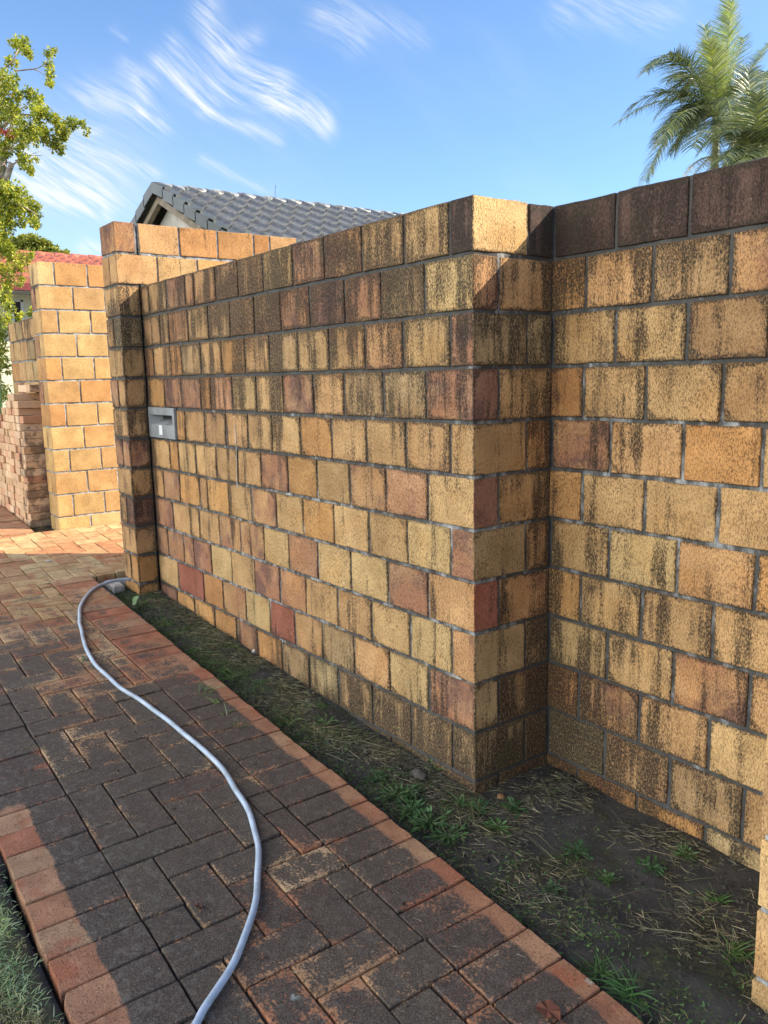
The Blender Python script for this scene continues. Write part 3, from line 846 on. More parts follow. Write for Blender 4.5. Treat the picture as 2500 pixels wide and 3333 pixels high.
tag(lw.build('lawn_grass', M_GRASS, base=Vector((0, 0, 0))), 'short rough lawn beside the left edge of the brick path', 'grass', kind='stuff')

# grass and clippings on the bed
def bedpt():
    x = random.uniform(-17.5, 6.6)
    top = -.12 if x < 0 else 1.95
    lo = path_y(x)+.10
    return x, random.uniform(lo, top)
bg_ = MB(); n = 0
while n < 40000:
    x, y = bedpt()
    dn = hn((x, y, 0), .75, 12)+.55*hn((x, y, 0), 2.1, 3)+.30*math.exp(-((y-path_y(x)-.45)/.45)**2)-.28*max(0, y-path_y(x)-1.2)/1.2
    if x > 4.2: dn -= .1
    if dn < random.uniform(-.02, .35): continue
    c = random.choice([(.07, .15, .045), (.10, .18, .05), (.12, .18, .06), (.07, .12, .04), (.19, .19, .09)])
    k = random.uniform(.7, 1.2); c = tuple(v*k for v in c)
    blade(bg_, W(x, y, gz(x, y)-.02), Vector((random.uniform(-1, 1), random.uniform(-1, 1), random.uniform(.1, 1.0))), random.uniform(.008, .024), random.uniform(.0014, .0034), c, random.uniform(.4, 1.2), 2); n += 1
for _ in range(9000):
    x, y = bedpt(); d_ = y-path_y(x)
    if .8*math.exp(-(d_-.35)**2/.5)+.6*hn((x, y, 0), 1.1, 40) < random.uniform(.0, .75): continue
    a = random.uniform(0, 6.28); k = random.uniform(.7, 1.25); c = random.choice([(.075, .155, .055), (.10, .185, .06), (.06, .12, .05), (.13, .17, .07)])
    leaf(bg_, W(x, y, gz(x, y)+random.uniform(.0, .10)), Vector((math.cos(a), math.sin(a), random.uniform(-.1, .6))), Vector((random.uniform(-.6, .6), random.uniform(-.6, .6), 1)), random.uniform(.006, .018), random.uniform(.003, .007), tuple(v*k for v in c))
tag(bg_.build('bed_grass', M_GRASS, base=Vector((0, 0, 0))), 'patchy low green grass growing in the soil bed below the wall', 'grass', kind='stuff')
stw = MB(); n = 0
while n < 15000:
    x, y = bedpt()
    dn = hn((x, y, 0), .6, 22)+.6*hn((x, y, 0), 1.7, 8)+.1
    if -4 < x < 0 and y > -1.2: dn += .35
    if dn < random.uniform(-.1, .45): continue
    c = random.choice([(.22, .20, .14), (.16, .145, .10), (.34, .30, .21), (.09, .08, .06), (.12, .11, .075), (.14, .14, .075)])
    L = random.uniform(.012, .05) if random.random() < .96 else random.uniform(.06, .16)
    a = random.uniform(0, 2*math.pi)
    blade(stw, W(x, y, gz(x, y)+random.uniform(.0, .06)), Vector((math.cos(a), math.sin(a), random.uniform(-.02, .22))), L, random.uniform(.0009, .002), c, random.uniform(.0, .35), 3 if L > .05 else 2); n += 1
# dry clippings in the strip beside the stack and on the driveway
for _ in range(500):
    x = random.uniform(-31.5, -26.4); y = random.uniform(path_y(x)+.05, -.9)
    a = random.uniform(0, 6.28)
    blade(stw, W(x, y, gz(x, y)+.02), Vector((math.cos(a), math.sin(a), random.uniform(0, .9))), random.uniform(.04, .12), .003, random.choice([(.36, .28, .15), (.14, .11, .07), (.2, .17, .1)]), .8, 3)
tag(stw.build('dry_straw', M_STRAW, base=Vector((0, 0, 0))), 'dry clippings and straw scattered over the soil bed', 'straw', kind='stuff')
cr = MB()
for _ in range(9000):
    x, y = bedpt()
    if hn((x, y, 0), 1.3, 31) < random.uniform(-.35, .25): continue
    r = random.choice([.0016, .0022, .003, .003, .0045, .006])*random.uniform(.7, 1.3)
    k = random.uniform(.03, .09); c = (k, k*.88, k*.78)
    if random.random() < .05 and r < .003: c = (.26, .24, .21)
    p0 = W(x, y, gz(x, y))+Vector((0, 0, r*.3)); K = [cr.vert(p0+Vector(v)*r*random.uniform(.7, 1.3), c) for v in ((1, 0, -.3), (-.5, .87, -.3), (-.5, -.87, -.3), (.1, .1, 1), (-.6, .1, .5))]
    for f in ((0, 1, 3), (1, 4, 3), (1, 2, 4), (2, 3, 4), (2, 0, 3)): cr.face([K[i] for i in f])
tag(cr.build('soil_crumbs', M_STRAW, base=Vector((0, 0, 0))), 'loose crumbs of soil and grit on the bed', 'grit', kind='stuff')
lt = MB()
for _ in range(330):
    if random.random() < .35: x = random.uniform(-25, -18); y = random.uniform(-6.5, .5)
    else: x = random.uniform(-18, 4); y = random.uniform(-6.5, -2.6)
    z = zp(x)+.015; a = random.uniform(0, 6.28)
    if random.random() < .5:
        c = random.choice([(.10, .06, .04), (.16, .10, .06), (.06, .04, .03)])
        leaf(lt, W(x, y, z), Vector((math.cos(a), math.sin(a), .1)), Vector((random.uniform(-.5, .5), random.uniform(-.5, .5), 1)), random.uniform(.006, .018), random.uniform(.005, .010), c)
    else:
        blade(lt, W(x, y, z), Vector((math.cos(a), math.sin(a), .04)), random.uniform(.01, .035), .0012, random.choice([(.5, .45, .34), (.35, .3, .2)]), .15, 3)
tag(lt.build('leaf_litter', M_STRAW, base=Vector((0, 0, 0))), 'tiny dead leaves and twigs scattered on the brick path', 'litter', kind='stuff')

# weeds, one thing each
def ground_hit(px, py):
    """surveyed photo point on the bed or path"""
    z = -11.2; q = None
    for _ in range(30):
        d = ray(px, py); s = (z-CP.z)/d.z; q = CP+d*s
        onp = q.y < path_y(q.x)
        z = zp(q.x) if onp else gz(q.x, q.y)
    return q.x, q.y, z
def weed(px, py, kind, r, nl, label, col):
    x, y, z = ground_hit(px, py); base = W(x, y, z-.01); mb = MB()
    for i in range(nl):
        a = random.uniform(0, 6.28); el_ = random.uniform(.15, 1.1)
        d = Vector((math.cos(a)*math.cos(el_), math.sin(a)*math.cos(el_), math.sin(el_)))
        k = random.uniform(.75, 1.2); c = tuple(v*k for v in col)
        if kind == 'grass':
            blade(mb, base+Vector((random.gauss(0, r*.2), random.gauss(0, r*.2), 0)), d, r*random.uniform(.45, 1.2), min(r*.06, .0042), c, random.uniform(.4, 1.2), 4)
        elif kind == 'broad':
            p0 = base+Vector((d.x*r*random.uniform(.1, .8), d.y*r*random.uniform(.1, .8), random.uniform(.1, .6)*r*.6))
            mb.tube([base, base*.5+p0*.5+Vector((0, 0, r*.1)), p0], r*.018, 4, c=(c[0]*1.2, c[1], c[2]))
            leaf(mb, p0, Vector((d.x, d.y, random.uniform(-.2, .6))), Vector((random.uniform(-.4, .4), random.uniform(-.4, .4), 1)), r*random.uniform(.22, .42), r*random.uniform(.10, .17), c)
        elif kind == 'round':
            h = random.uniform(.3, 1.0)*r*1.3; p0 = base+Vector((d.x*r*.5, d.y*r*.5, h))
            mb.tube([base, base+Vector((d.x*r*.2, d.y*r*.2, h*.6)), p0], r*.02, 4, c=c)
            n_ = Vector((random.uniform(-.6, .6), -1.2+random.uniform(-.4, .4), random.uniform(.3, 1))).normalized()
            s_ = n_.cross(Vector((0, 0, 1))).normalized(); u_ = s_.cross(n_); R_2 = r*random.uniform(.26, .40)
            cv = mb.vert(p0, c); ring = [mb.vert(p0+(s_*math.cos(q*.785)+u_*math.sin(q*.785))*R_2*(1-.25*(q == 2)+.08*(q % 2))+n_*.15*R_2, c) for q in range(8)]
            for q in range(8): mb.face([cv, ring[q], ring[(q+1) % 8]])
    o = mb.build('weed', M_LEAF if kind != 'grass' else M_GRASS, base=base)
    tag(o, label, 'weed', 'weeds growing by the path and wall'); return o
G1, G2, G3 = (.075, .165, .06), (.10, .20, .065), (.19, .28, .13)
weed(520, 1908, 'round', .10, 12, 'round-leaved green weed in the corner of gate pillar and wall', (.10, .20, .09))
weed(451, 1985, 'round', .05, 4, 'small bright leafy seedling in the bed below the gate pillar', G2)
weed(645, 2010, 'grass', .085, 14, 'upright straw-coloured grass tuft against the foot of the long wall', (.34, .33, .15))
weed(672, 2255, 'grass', .085, 18, 'sprawling pale green grass weed lying over the dark bricks', G3)
weed(705, 2285, 'grass', .06, 14, 'smaller grass weed just below the sprawling one on the bricks', G3)
weed(733, 2325, 'grass', .055, 10, 'thin grass runner on the dark bricks, first below the grass weeds', G3)
weed(775, 2365, 'grass', .055, 12, 'low grass sprig on the bricks nearest the clean kerb strip', (.12, .17, .08))
weed(745, 2190, 'broad', .07, 12, 'leafy weed leaning from the bed over the orange kerb bricks', G1)
weed(760, 2205, 'grass', .09, 16, 'dark green grass clump in the bed behind the orange kerb', G1)
weed(512, 2105, 'grass', .03, 8, 'tiny yellowish sprig on the bricks beside the kerb far up the path', (.25, .26, .12))
weed(295, 2112, 'broad', .04, 5, 'little green sprig touching the hose from the right', (.05, .12, .03))
weed(272, 2152, 'broad', .045, 5, 'flat green leaf beside the hose bend', (.05, .14, .05))
weed(165, 1895, 'grass', .035, 12, 'grass growing in a brick joint near the driveway', (.11, .14, .06))
weed(200, 1935, 'grass', .035, 10, 'dull grass in the brick joint left of the hose', (.10, .11, .06))
weed(240, 1965, 'grass', .035, 12, 'brownish grass in the joint touching the hose bend', (.13, .11, .06))
weed(100, 2440, 'grass', .045, 14, 'flattened grass in the joint at the left of the path', (.20, .21, .11))
weed(1420, 2505, 'broad', .085, 14, 'leafy weed at the foot of the wall corner with an orange stem', G2)
weed(1060, 2360, 'broad', .07, 10, 'low leafy weed among straw in the middle of the bed', G1)
for i, (a, b_, r, lb_) in enumerate([
    (1290, 2600, .10, 'broad dark weed hugging the kerb, left end of the weed row'), (1340, 2650, .10, 'broad dark weed second along the kerb weed row'),
    (1400, 2690, .11, 'biggest dark leafy weed in the kerb row'), (1460, 2735, .10, 'leafy weed at the right end of the kerb row'),
    (1230, 2540, .08, 'small leafy weed before the kerb row where the bed narrows'), (1330, 2590, .08, 'weed rosette just behind the kerb row'),
    (1560, 2640, .08, 'spreading weed in front of the wall corner'), (1680, 2640, .09, 'bright weed rosette below the inner corner of the wall'),
    (1620, 2700, .08, 'weed rosette between the corner weeds and the kerb'), (1880, 2780, .08, 'weed in the middle of the right-hand soil'),
    (2120, 2830, .08, 'weed under the recessed wall'), (2230, 2790, .07, 'small weed nearest the recessed wall'),
    (1800, 2900, .06, 'tiny bright sprout in the open soil'), (1980, 2870, .06, 'small pale sprout in open soil')]):
    weed(a, b_, 'broad', r*.78, 40, lb_, random.choice([G1, (.06, .14, .055), (.09, .17, .06)]))
for a, b_, r, lb_ in [(2050, 3230, .11, 'grass tussock by the lowest kerb bricks'), (1960, 3170, .09, 'grass tussock beside the last chipped kerb brick'),
                      (2390, 3110, .10, 'long-bladed weed at the foot of the right pillar'), (1700, 3010, .06, 'grass tuft by the reddest kerb brick'),
                      (850, 2225, .06, 'grass tuft in the bed opposite the sprawling weed'), (940, 2350, .09, 'strong green grass clump behind the kerb in mid bed'),
                      (560, 2035, .06, 'grass tuft between wall foot and kerb near the gate pillar'), (640, 2120, .07, 'green grass clump near the chipped kerb brick'),
                      (1500, 2620, .08, 'grass clump between the broken brick and the corner'), (2330, 2930, .07, 'grass clump in the soil left of the right pillar')]:
    weed(a, b_, 'grass', r*.8, 44, lb_, random.choice([G1, G2, (.09, .16, .06)]))

# ------------------------------------------------------------------ stones, chunk, fallen leaves
def stone(px, py, r, col, name, label, cat, sq=(1, 1, .7), seed=0):
    x, y, z = ground_hit(px, py); base = W(x, y, z); mb = MB()
    N = 9; Mm = 6; ring = []
    for i in range(Mm+1):
        th = math.pi*i/Mm; row = []
        for j in range(N):
            ph = 2*math.pi*j/N; d = Vector((math.sin(th)*math.cos(ph), math.sin(th)*math.sin(ph), math.cos(th)))
            k = 1+.35*noise.noise(d*1.6+Vector((seed*3.1, seed, 0)))
            row.append(mb.vert(base+Vector((d.x*sq[0], d.y*sq[1], d.z*sq[2]))*r*k+Vector((0, 0, r*.35)), col))
        ring.append(row)
    for A_, B_ in zip(ring[:-1], ring[1:]):
        for j in range(N): mb.face([A_[j], B_[j], B_[(j+1) % N], A_[(j+1) % N]])
    o = mb.build(name, simple(name+' surface', col, .9, .25, 40, bump=.8), base=base); tag(o, label, cat); return o
stone(831, 2124, .018, (.50, .47, .42), 'stone', 'whitish stone lying against the foot of the long wall', 'stone', seed=1)
stone(1362, 2532, .030, (.10, .09, .075), 'brick_chunk', 'dark broken brick chunk half sunk in the bed by the wall corner', 'brick piece', (1.2, .8, .5), 3)
stone(1630, 2598, .014, (.30, .16, .07), 'stone', 'small orange-brown stone on soil in front of the wall corner', 'stone', seed=4)
stone(1580, 2805, .013, (.045, .035, .03), 'stone', 'dark round pebble behind the kerb in the weeds', 'stone', seed=6)
stone(1000, 2290, .013, (.30, .29, .27), 'stone', 'grey pebble in mid bed below the long wall', 'stone', seed=8)
for px, py in ((278, 1779), (290, 1804), (337, 1802), (157, 1828)):
    o = stone(px, py, .016, (.62, .60, .55), 'paint_flake', 'small white flake lying on the driveway bricks, %s of four' % {278: 'uppermost', 290: 'middle', 337: 'rightmost', 157: 'shaded leftmost'}[px], 'flake', (1.3, 1, .12), px)
def dead(px, py, r, col, label):
    x, y, z = ground_hit(px, py); base = W(x, y, z+.03); mb = MB(); N = 12
    cv = mb.vert(base+Vector((0, 0, .004)), col)
    ring = [mb.vert(base+Vector((math.cos(i*6.283/N)*r*(1.2 if i == 0 else .95 if i % 3 else .72), math.sin(i*6.283/N)*r*(.70+.12*(i % 3)), .012*abs(math.sin(i*1.3)))), col) for i in range(N)]
    for i in range(N): mb.face([cv, ring[i], ring[(i+1) % N]])
    mb.tube([base+Vector((r*1.2, 0, 0)), base+Vector((r*1.9, .004, .004))], .0012, 5, c=col)
    tag(mb.build('fallen_leaf', M_STRAW, base=base), label, 'leaf')
dead(1783, 3300, .030, (.19, .075, .05), 'curled red-brown dead leaf on the bricks at the bottom of the photo')
dead(648, 2960, .012, (.12, .06, .05), 'small purple-brown dead leaf left of the hose')
dead(155, 2330-0, .010, (.05, .04, .04), 'tiny black leaf on the left of the brick path') if False else None

# ------------------------------------------------------------------ house with dark tiled roof
def concat(*a): return a
M_TILE = simple('charcoal glazed tile', (.105, .108, .108), .45, .25, 22)
M_TILER = simple('bedding weathered ridge', (.25, .26, .25), .4, .5, 6)
M_VERGE = simple('green grey verge tile', (.075, .083, .072), .42, .12, 4)
M_GWALL = simple('cream render', (.58, .55, .51), .8, .12, 4)
M_TIMB = simple('timber barge', (.26, .20, .13), .6, .2, 8)
M_DARK = simple('dark aerial', (.05, .045, .04), .7, .1)  # even dark colour, used on the roof aerial
h1 = Vector((-49.9, 14.25, 11.1)); PT = math.tan(math.radians(24.5))
house = tag(empty('house', W(h1.x, h1.y+20, -9.5)), 'house with charcoal tiled gable roof seen over the wall, cream gable end', 'house')
mb = MB(); RUN = 27; LEN = 64
cols = 46; rows = 14; gu = LEN/cols; gv = RUN/rows
for r in range(rows):
    for side in (1,):
        u_n = cols*10
        top, bot = [], []
        for i in range(u_n+1):
            y = LEN*i/u_n; ph = (y/gu)*2*math.pi
            hgt = .24*(.5+.5*math.cos(ph))**3+.03
            jx = random.uniform(-.01, .01)
            x0 = r*gv; x1 = (r+1)*gv+.12
            top.append(mb.vert(W(h1.x+side*x0, h1.y+y, h1.z-x0*PT+hgt+.03)))
            bot.append(mb.vert(W(h1.x+side*x1, h1.y+y, h1.z-x1*PT+hgt+.22)))
        low = [mb.vert((mb.v[b_][0], mb.v[b_][1], mb.v[b_][2]-.16*S)) for b_ in bot]
        for i in range(u_n):
            mb.face([top[i], bot[i], bot[i+1], top[i+1]]); mb.face([bot[i], low[i], low[i+1], bot[i+1]])
# far slope, plain
k = [mb.vert(W(h1.x, h1.y, h1.z+.02)), mb.vert(W(h1.x, h1.y+LEN, h1.z+.02)), mb.vert(W(h1.x-RUN, h1.y+LEN, h1.z-RUN*PT)), mb.vert(W(h1.x-RUN, h1.y, h1.z-RUN*PT))]; mb.face(k)
rf = mb.build('roof', M_TILE, house, smooth=False)
# ridge caps
for i in range(28):
    q = MB(); y = h1.y+.1+i*2.28
    ring = []
    for (yy, rr) in ((y-.05, .62), (y+.25, .66), (y+2.3, .52)):
        ring.append([q.vert(W(h1.x+math.sin(a)*rr*1.15, yy, h1.z-.28+math.cos(a)*rr*.86)) for a in [(-1.5+3.0*j/8) for j in range(9)]])
    for A_, B_ in zip(ring[:-1], ring[1:]):
        for j in range(8): q.face([A_[j], A_[j+1], B_[j+1], B_[j]])
    q.face([x for x in ring[0][::-1]])
    q.build('ridge_cap', M_TILER, rf, smooth=False)
# verge tiles down both gable slopes
for side in (1, -1):
    for i in range(12):
        q = MB(); a0 = i*1.80; a1 = a0+1.92
        def vp(a, y, dz): return W(h1.x+side*a, h1.y+y, h1.z-a*PT+dz)
        zt0, zt1 = .26, .46
        P = [vp(a0, -.12, zt0), vp(a1, -.12, zt1), vp(a1, -.12, zt1-.82), vp(a0, -.12, zt0-.78), vp(a0, .55, zt0+.05), vp(a1, .55, zt1+.05), vp(a1, .0, zt1-.82), vp(a0, .0, zt0-.78)]
        k = [q.vert(v) for v in P]
        for f in ((0, 3, 2, 1), (0, 1, 5, 4), (1, 2, 6, 5), (2, 3, 7, 6), (0, 4, 7, 3)): q.face([k[j] for j in f])
        q.build('verge_tile', M_VERGE, rf)
q = MB()
for side in (1, -1):   # barge board below the verge
    P = [W(h1.x+side*a, h1.y+.05+dy, h1.z-a*PT+dz) for a, dy, dz in ((0, .2, -.7), (24, .2, -.7), (24, .2, -1.2), (0, .2, -1.2), (0, .6, -.7), (24, .6, -.7), (24, .6, -1.2), (0, .6, -1.2))]
    k = [q.vert(v) for v in P]
    for f in ((0, 3, 2, 1), (4, 5, 6, 7), (3, 7, 6, 2), (0, 1, 5, 4)): q.face([k[j] for j in f])
q.build('barge_board', M_TIMB, house)
q = MB(); P = [W(h1.x, h1.y+1.2, h1.z-1.3), W(h1.x+24, h1.y+1.2, h1.z-1.3-24*PT), W(h1.x+24, h1.y+1.2, -9.5), W(h1.x-24, h1.y+1.2, -9.5), W(h1.x-24, h1.y+1.2, h1.z-1.3-24*PT)]
k = [q.vert(v) for v in P]; k2 = [q.vert(Vector(v)+Vector((0, 60*S, 0))) for v in P]
q.face(k[::-1]); q.face(k2)
for i in range(5): q.face([k[i], k[(i+1) % 5], k2[(i+1) % 5], k2[i]])
q.build('wall', M_GWALL, house)
q = MB(); ap = W(h1.x, h1.y+10.2, h1.z+.3); q.tube([ap, ap+Vector((.01, 0, .10)), ap+Vector((.03, 0, .15))], .003, 5); 
q.build('aerial', M_DARK, house)

# ------------------------------------------------------------------ house with orange-red roof, far left
ea = at(40, 921, 84); ri = at(72, 829, 100)
house2 = tag(empty('house', W(ea.x-3, ea.y, -9)), 'cream house with orange-red tiled roof behind the garden tree on the left', 'house')
M_RED = simple('terracotta roof tile', (.46, .135, .075), .55, .25, 9); M_FASC = simple('dark red gutter', (.20, .035, .03), .4, .1)
M_CREAM = simple('pale yellow render', (.74, .70, .50), .8, .05, 3); M_SOFF = simple('grey soffit', (.42, .45, .47), .7, .05)
Y0, Y1 = ea.y-16, ea.y+30
mb = MB(); nr = 9
for r in range(nr):
    f0 = r/nr; f1 = (r+1)/nr
    xa = ri.x+(ea.x+.6-ri.x)*f0; xb = ri.x+(ea.x+.6-ri.x)*f1+.1
    za = ri.z+(ea.z-ri.z)*f0; zb_ = ri.z+(ea.z-ri.z)*f1
    nn = 170; T_, B_, L_ = [], [], []
    for i in range(nn+1):
        y = Y0+(Y1-Y0)*i/nn; hh = .20*(1+math.cos(i*2*math.pi/5))
        T_.append(mb.vert(W(xa, y, za+hh))); B_.append(mb.vert(W(xb, y, zb_+hh+.22))); L_.append(mb.vert(W(xb, y, zb_-.05)))
    for i in range(nn): mb.face([T_[i], B_[i], B_[i+1], T_[i+1]]); mb.face([B_[i], L_[i], L_[i+1], B_[i+1]])
k = [mb.vert(W(ri.x, Y0, ri.z)), mb.vert(W(ri.x, Y1, ri.z)), mb.vert(W(2*ri.x-ea.x, Y1, ea.z)), mb.vert(W(2*ri.x-ea.x, Y0, ea.z))]; mb.face(k)
rr_ = mb.build('roof', M_RED, house2)
q = MB()
for i in range(22): q.tube([W(ri.x, Y0+i*2.1, ri.z+.05), W(ri.x, Y0+i*2.1+2.15, ri.z-.02)], [.09, .08], 10)
q.build('ridge_cap', M_RED, rr_)
q = MB(); p0 = W(ea.x+.35, Y0, ea.z-.75); p1 = W(ea.x+.9, Y1, ea.z-.02); q.box(p0.x, p1.x, p0.y, p1.y, p0.z, p1.z); q.build('gutter', M_FASC, house2)
q = MB(); p0 = W(ea.x-3.4, Y0, ea.z-.8); p1 = W(ea.x+.3, Y1, ea.z-.65); q.box(p0.x, p1.x, p0.y, p1.y, p0.z, p1.z); q.build('soffit', M_SOFF, house2)
wx = ea.x-3.2
def onwall(px, py): d = ray(px, py); s = (wx-CP.x)/d.x; return CP+d*s
wa, wb_ = onwall(33, 975), onwall(80, 1045)
q = MB(); p1 = W(wx, 0, ea.z-.8)
def wq(a, b_, c_, d_, x=wx, xb=None):
    p0 = W((xb if xb is not None else x-1), a, c_); p1 = W(x, b_, d_); q.box(p0.x, p1.x, p0.y, p1.y, p0.z, p1.z)
wq(Y0, wa.y, -9, ea.z-.8); wq(wb_.y, Y1, -9, ea.z-.8); wq(wa.y, wb_.y, wa.z, ea.z-.8); wq(wa.y, wb_.y, -9, wb_.z-3)
q.build('wall', M_CREAM, house2)
q = MB()
for a, b_, c_, d_ in ((wa.y, wb_.y, wa.z-.2, wa.z), (wa.y, wa.y+.25, wb_.z-3, wa.z), (wb_.y-.25, wb_.y, wb_.z-3, wa.z), (wa.y, wb_.y, wb_.z-3.2, wb_.z-3)):
    wq(a, b_, c_, d_, wx+.06, wx-.3)
wf = q.build('window', simple('white frame', (.75, .75, .72), .4, .03), house2)
q = MB(); wq(wa.y+.2, wb_.y-.2, wb_.z-3, wa.z-.15, wx-.2, wx-.25)
mt, t, b = material('window glass'); setp(b, Base_Color=(.02, .018, .018), Roughness=.12); q.build('pane', mt, wf)

# low dark roof in the far distance
c0 = at(282, 852, 230)
q = MB(); 
for i, (px, py) in enumerate(((222, 848), (262, 830), (275, 829), (332, 846))): pass
P = [at(222, 850, 230), at(258, 829, 236), at(276, 829, 236), at(338, 848, 230)]
k = [q.vert(W(*v)) for v in P]; dn_ = [q.vert(W(v.x, v.y, v.z-6)) for v in P]; bk = [q.vert(W(v.x-18, v.y+6, v.z-(0 if i in (1, 2) else 0))) for i, v in enumerate(P)]
q.face([k[0], k[3], k[2], k[1]]); q.face([dn_[0], dn_[3], k[3], k[0]]); q.face([k[1], k[2], bk[2], bk[1]]); q.face([k[2], k[3], bk[3], bk[2]]); q.face([k[0], k[1], bk[1], bk[0]])
fh = tag(empty('house', W(c0.x, c0.y, -9)), 'distant house of which only the brown hipped roof top shows between pier and gate pillar', 'house')
q.build('roof', simple('brown roof', (.16, .13, .11), .7, .2, 1.2, vec=(1, 1, 4)), fh)
q = MB(); a = W(c0.x-8, c0.y-8, -9); b2 = W(c0.x-2, c0.y+8, c0.z-3); q.box(a.x, b2.x, a.y, b2.y, a.z, b2.z); q.build('wall', M_CREAM, fh)

# ------------------------------------------------------------------ trees
def limb(mb, P, r0, r1, n=7, c=(1, 1, 1)):
    Q = catmull([Vector(p) for p in P], 4); mb.tube(Q, [r0+(r1-r0)*i/(len(Q)-1) for i in range(len(Q))], n, c)
def clump(mb, C, r, n, L, wd, cols, flat=.8, spread=None):
    """leaves grouped on sub-twigs inside a ball (metres)"""
    subs = []
    for _ in range(max(3, int(n/22))):
        v = rv3(); v = v.normalized()*(v.length**.45); subs.append(C+Vector((v.x, v.y, v.z*flat))*r)
    for i in range(n):
        s = random.choice(subs); off = rv3()*r*.34; p = s+off
        d = (off.normalized()+rv3()*.7+Vector((0, 0, -.15))); nn = Vector((random.uniform(-.7, .9), random.uniform(-.7, .7), 1))
        c = random.choice(cols); k = random.uniform(.75, 1.2); k *= 1.0
        leaf(mb, p, d, nn, L*random.uniform(.7, 1.25), wd*random.uniform(.7, 1.2), tuple(v*k for v in c))
LG = [(.40, .42, .06), (.50, .50, .07), (.26, .33, .07), (.60, .56, .10), (.18, .25, .07)]
DT = 57
def tp(px, py, dd=0): return W(*at(px, py, DT+dd))
tree = tag(empty('garden_tree', W(at(10, 900, DT).x, at(10, 900, DT).y, -9)), 'small-leaved yellow-green tree with pale branches at the left edge', 'tree')
mb = MB()
g0 = at(-10, 1050, DT); 
limb(mb, [W(*(at(-90, 1050, DT).xy), -9.2), tp(-70, 900), tp(-30, 760), tp(0, 640)], .07, .05, 9)
limb(mb, [tp(0, 640), tp(14, 520, 1), tp(18, 470, 1), tp(35, 420, 1), tp(56, 350, 2)], .045, .012)
limb(mb, [tp(0, 640), tp(20, 585, -1), tp(38, 532, -1)], .045, .030)
limb(mb, [tp(-4, 700), tp(-30, 500, 1), tp(-6, 330, 1), tp(8, 225, 1)], .06, .026)
limb(mb, [tp(-6, 330, 1), tp(2, 240), tp(40, 200, -1), tp(60, 160, -1)], .02, .005)
limb(mb, [tp(0, 420, 1), tp(50, 378), tp(120, 376), tp(180, 382, -1), tp(220, 395, -1)], .018, .005)
limb(mb, [tp(50, 230), tp(80, 228), tp(120, 222), tp(150, 205), tp(165, 180)], .008, .003)
limb(mb, [tp(50, 232), tp(105, 225), tp(140, 240), tp(155, 258)], .007, .003)
limb(mb, [tp(-10, 700), tp(40, 660, -1), tp(90, 680, -1), tp(120, 700, -1)], .02, .006)
for _ in range(14):
    a, b_ = random.uniform(0, 120), random.uniform(300, 700); limb(mb, [tp(a*.3, b_+30, 0), tp(a*.7, b_, random.uniform(-2, 2)), tp(a+25, b_-random.uniform(0, 30), random.uniform(-2, 2))], .008, .003, 5)
mb.build('trunk', M_BARK, tree, smooth=True)
CL = [(72, 150, 24), (50, 140, 16), (95, 170, 14), (40, 203, 18), (100, 185, 10), (30, 262, 26), (38, 300, 24), (163, 172, 13), (178, 168, 9), (158, 205, 13), (160, 235, 14), (168, 265, 12), (158, 280, 9),
      (92, 300, 19), (112, 315, 20), (130, 335, 12), (60, 318, 10), (10, 350, 30), (40, 362, 28), (112, 355, 20), (130, 372, 24), (155, 375, 20), (185, 400, 22), (215, 410, 22), (240, 400, 15), (200, 435, 20), (165, 450, 26), (190, 478, 20),
      (262, 393, 8), (278, 408, 11), (283, 430, 9), (85, 420, 34), (60, 455, 28), (100, 460, 22), (125, 430, 26), (5, 400, 26), (15, 480, 20), (12, 505, 14), (58, 480, 13), (62, 500, 9), (85, 525, 20), (90, 550, 16), (72, 530, 14), (117, 520, 6),
      (20, 625, 30), (50, 620, 26), (40, 660, 34), (75, 665, 30), (15, 690, 32), (95, 690, 22), (125, 675, 16), (122, 705, 14), (125, 730, 10), (110, 735, 7), (60, 715, 20),
      (20, 735, 26), (0, 770, 26), (112, 727, 14), (12, 810, 28), (48, 830, 24), (78, 842, 18), (100, 830, 9), (70, 870, 15), (75, 900, 10), (62, 925, 8), (18, 880, 26), (28, 920, 20), (8, 960, 22), (38, 1000, 17), (62, 1030, 13), (10, 1040, 22), (92, 1018, 8), (105, 1008, 6),
      (-40, 300, 60), (-60, 450, 70), (-50, 620, 70), (-60, 800, 70), (-100, 500, 90), (-90, 700, 90), (-40, 950, 60), (-90, 250, 50)]
mb = MB()
for px, py, r in CL:
    rr = r/(FPX/DT)*S; C = tp(px, py, random.uniform(-2.2, 2.2)); n = int(r*r*(.62 if px > -20 else .25))+10
    clump(mb, C, rr*1.08, n, .040, .025, LG, .85)
mb.build('crown', M_LEAF, tree)
mb = MB()
for px, py in ((8, 425), (18, 432), (22, 440), (35, 430), (40, 442), (58, 445)):
    for _ in range(14): leaf(mb, tp(px, py, -2)+rv3()*.03, rv3(), rv3(), .035, .014, (.55, .05, .04))
mb.build('flower', M_LEAF, tree)

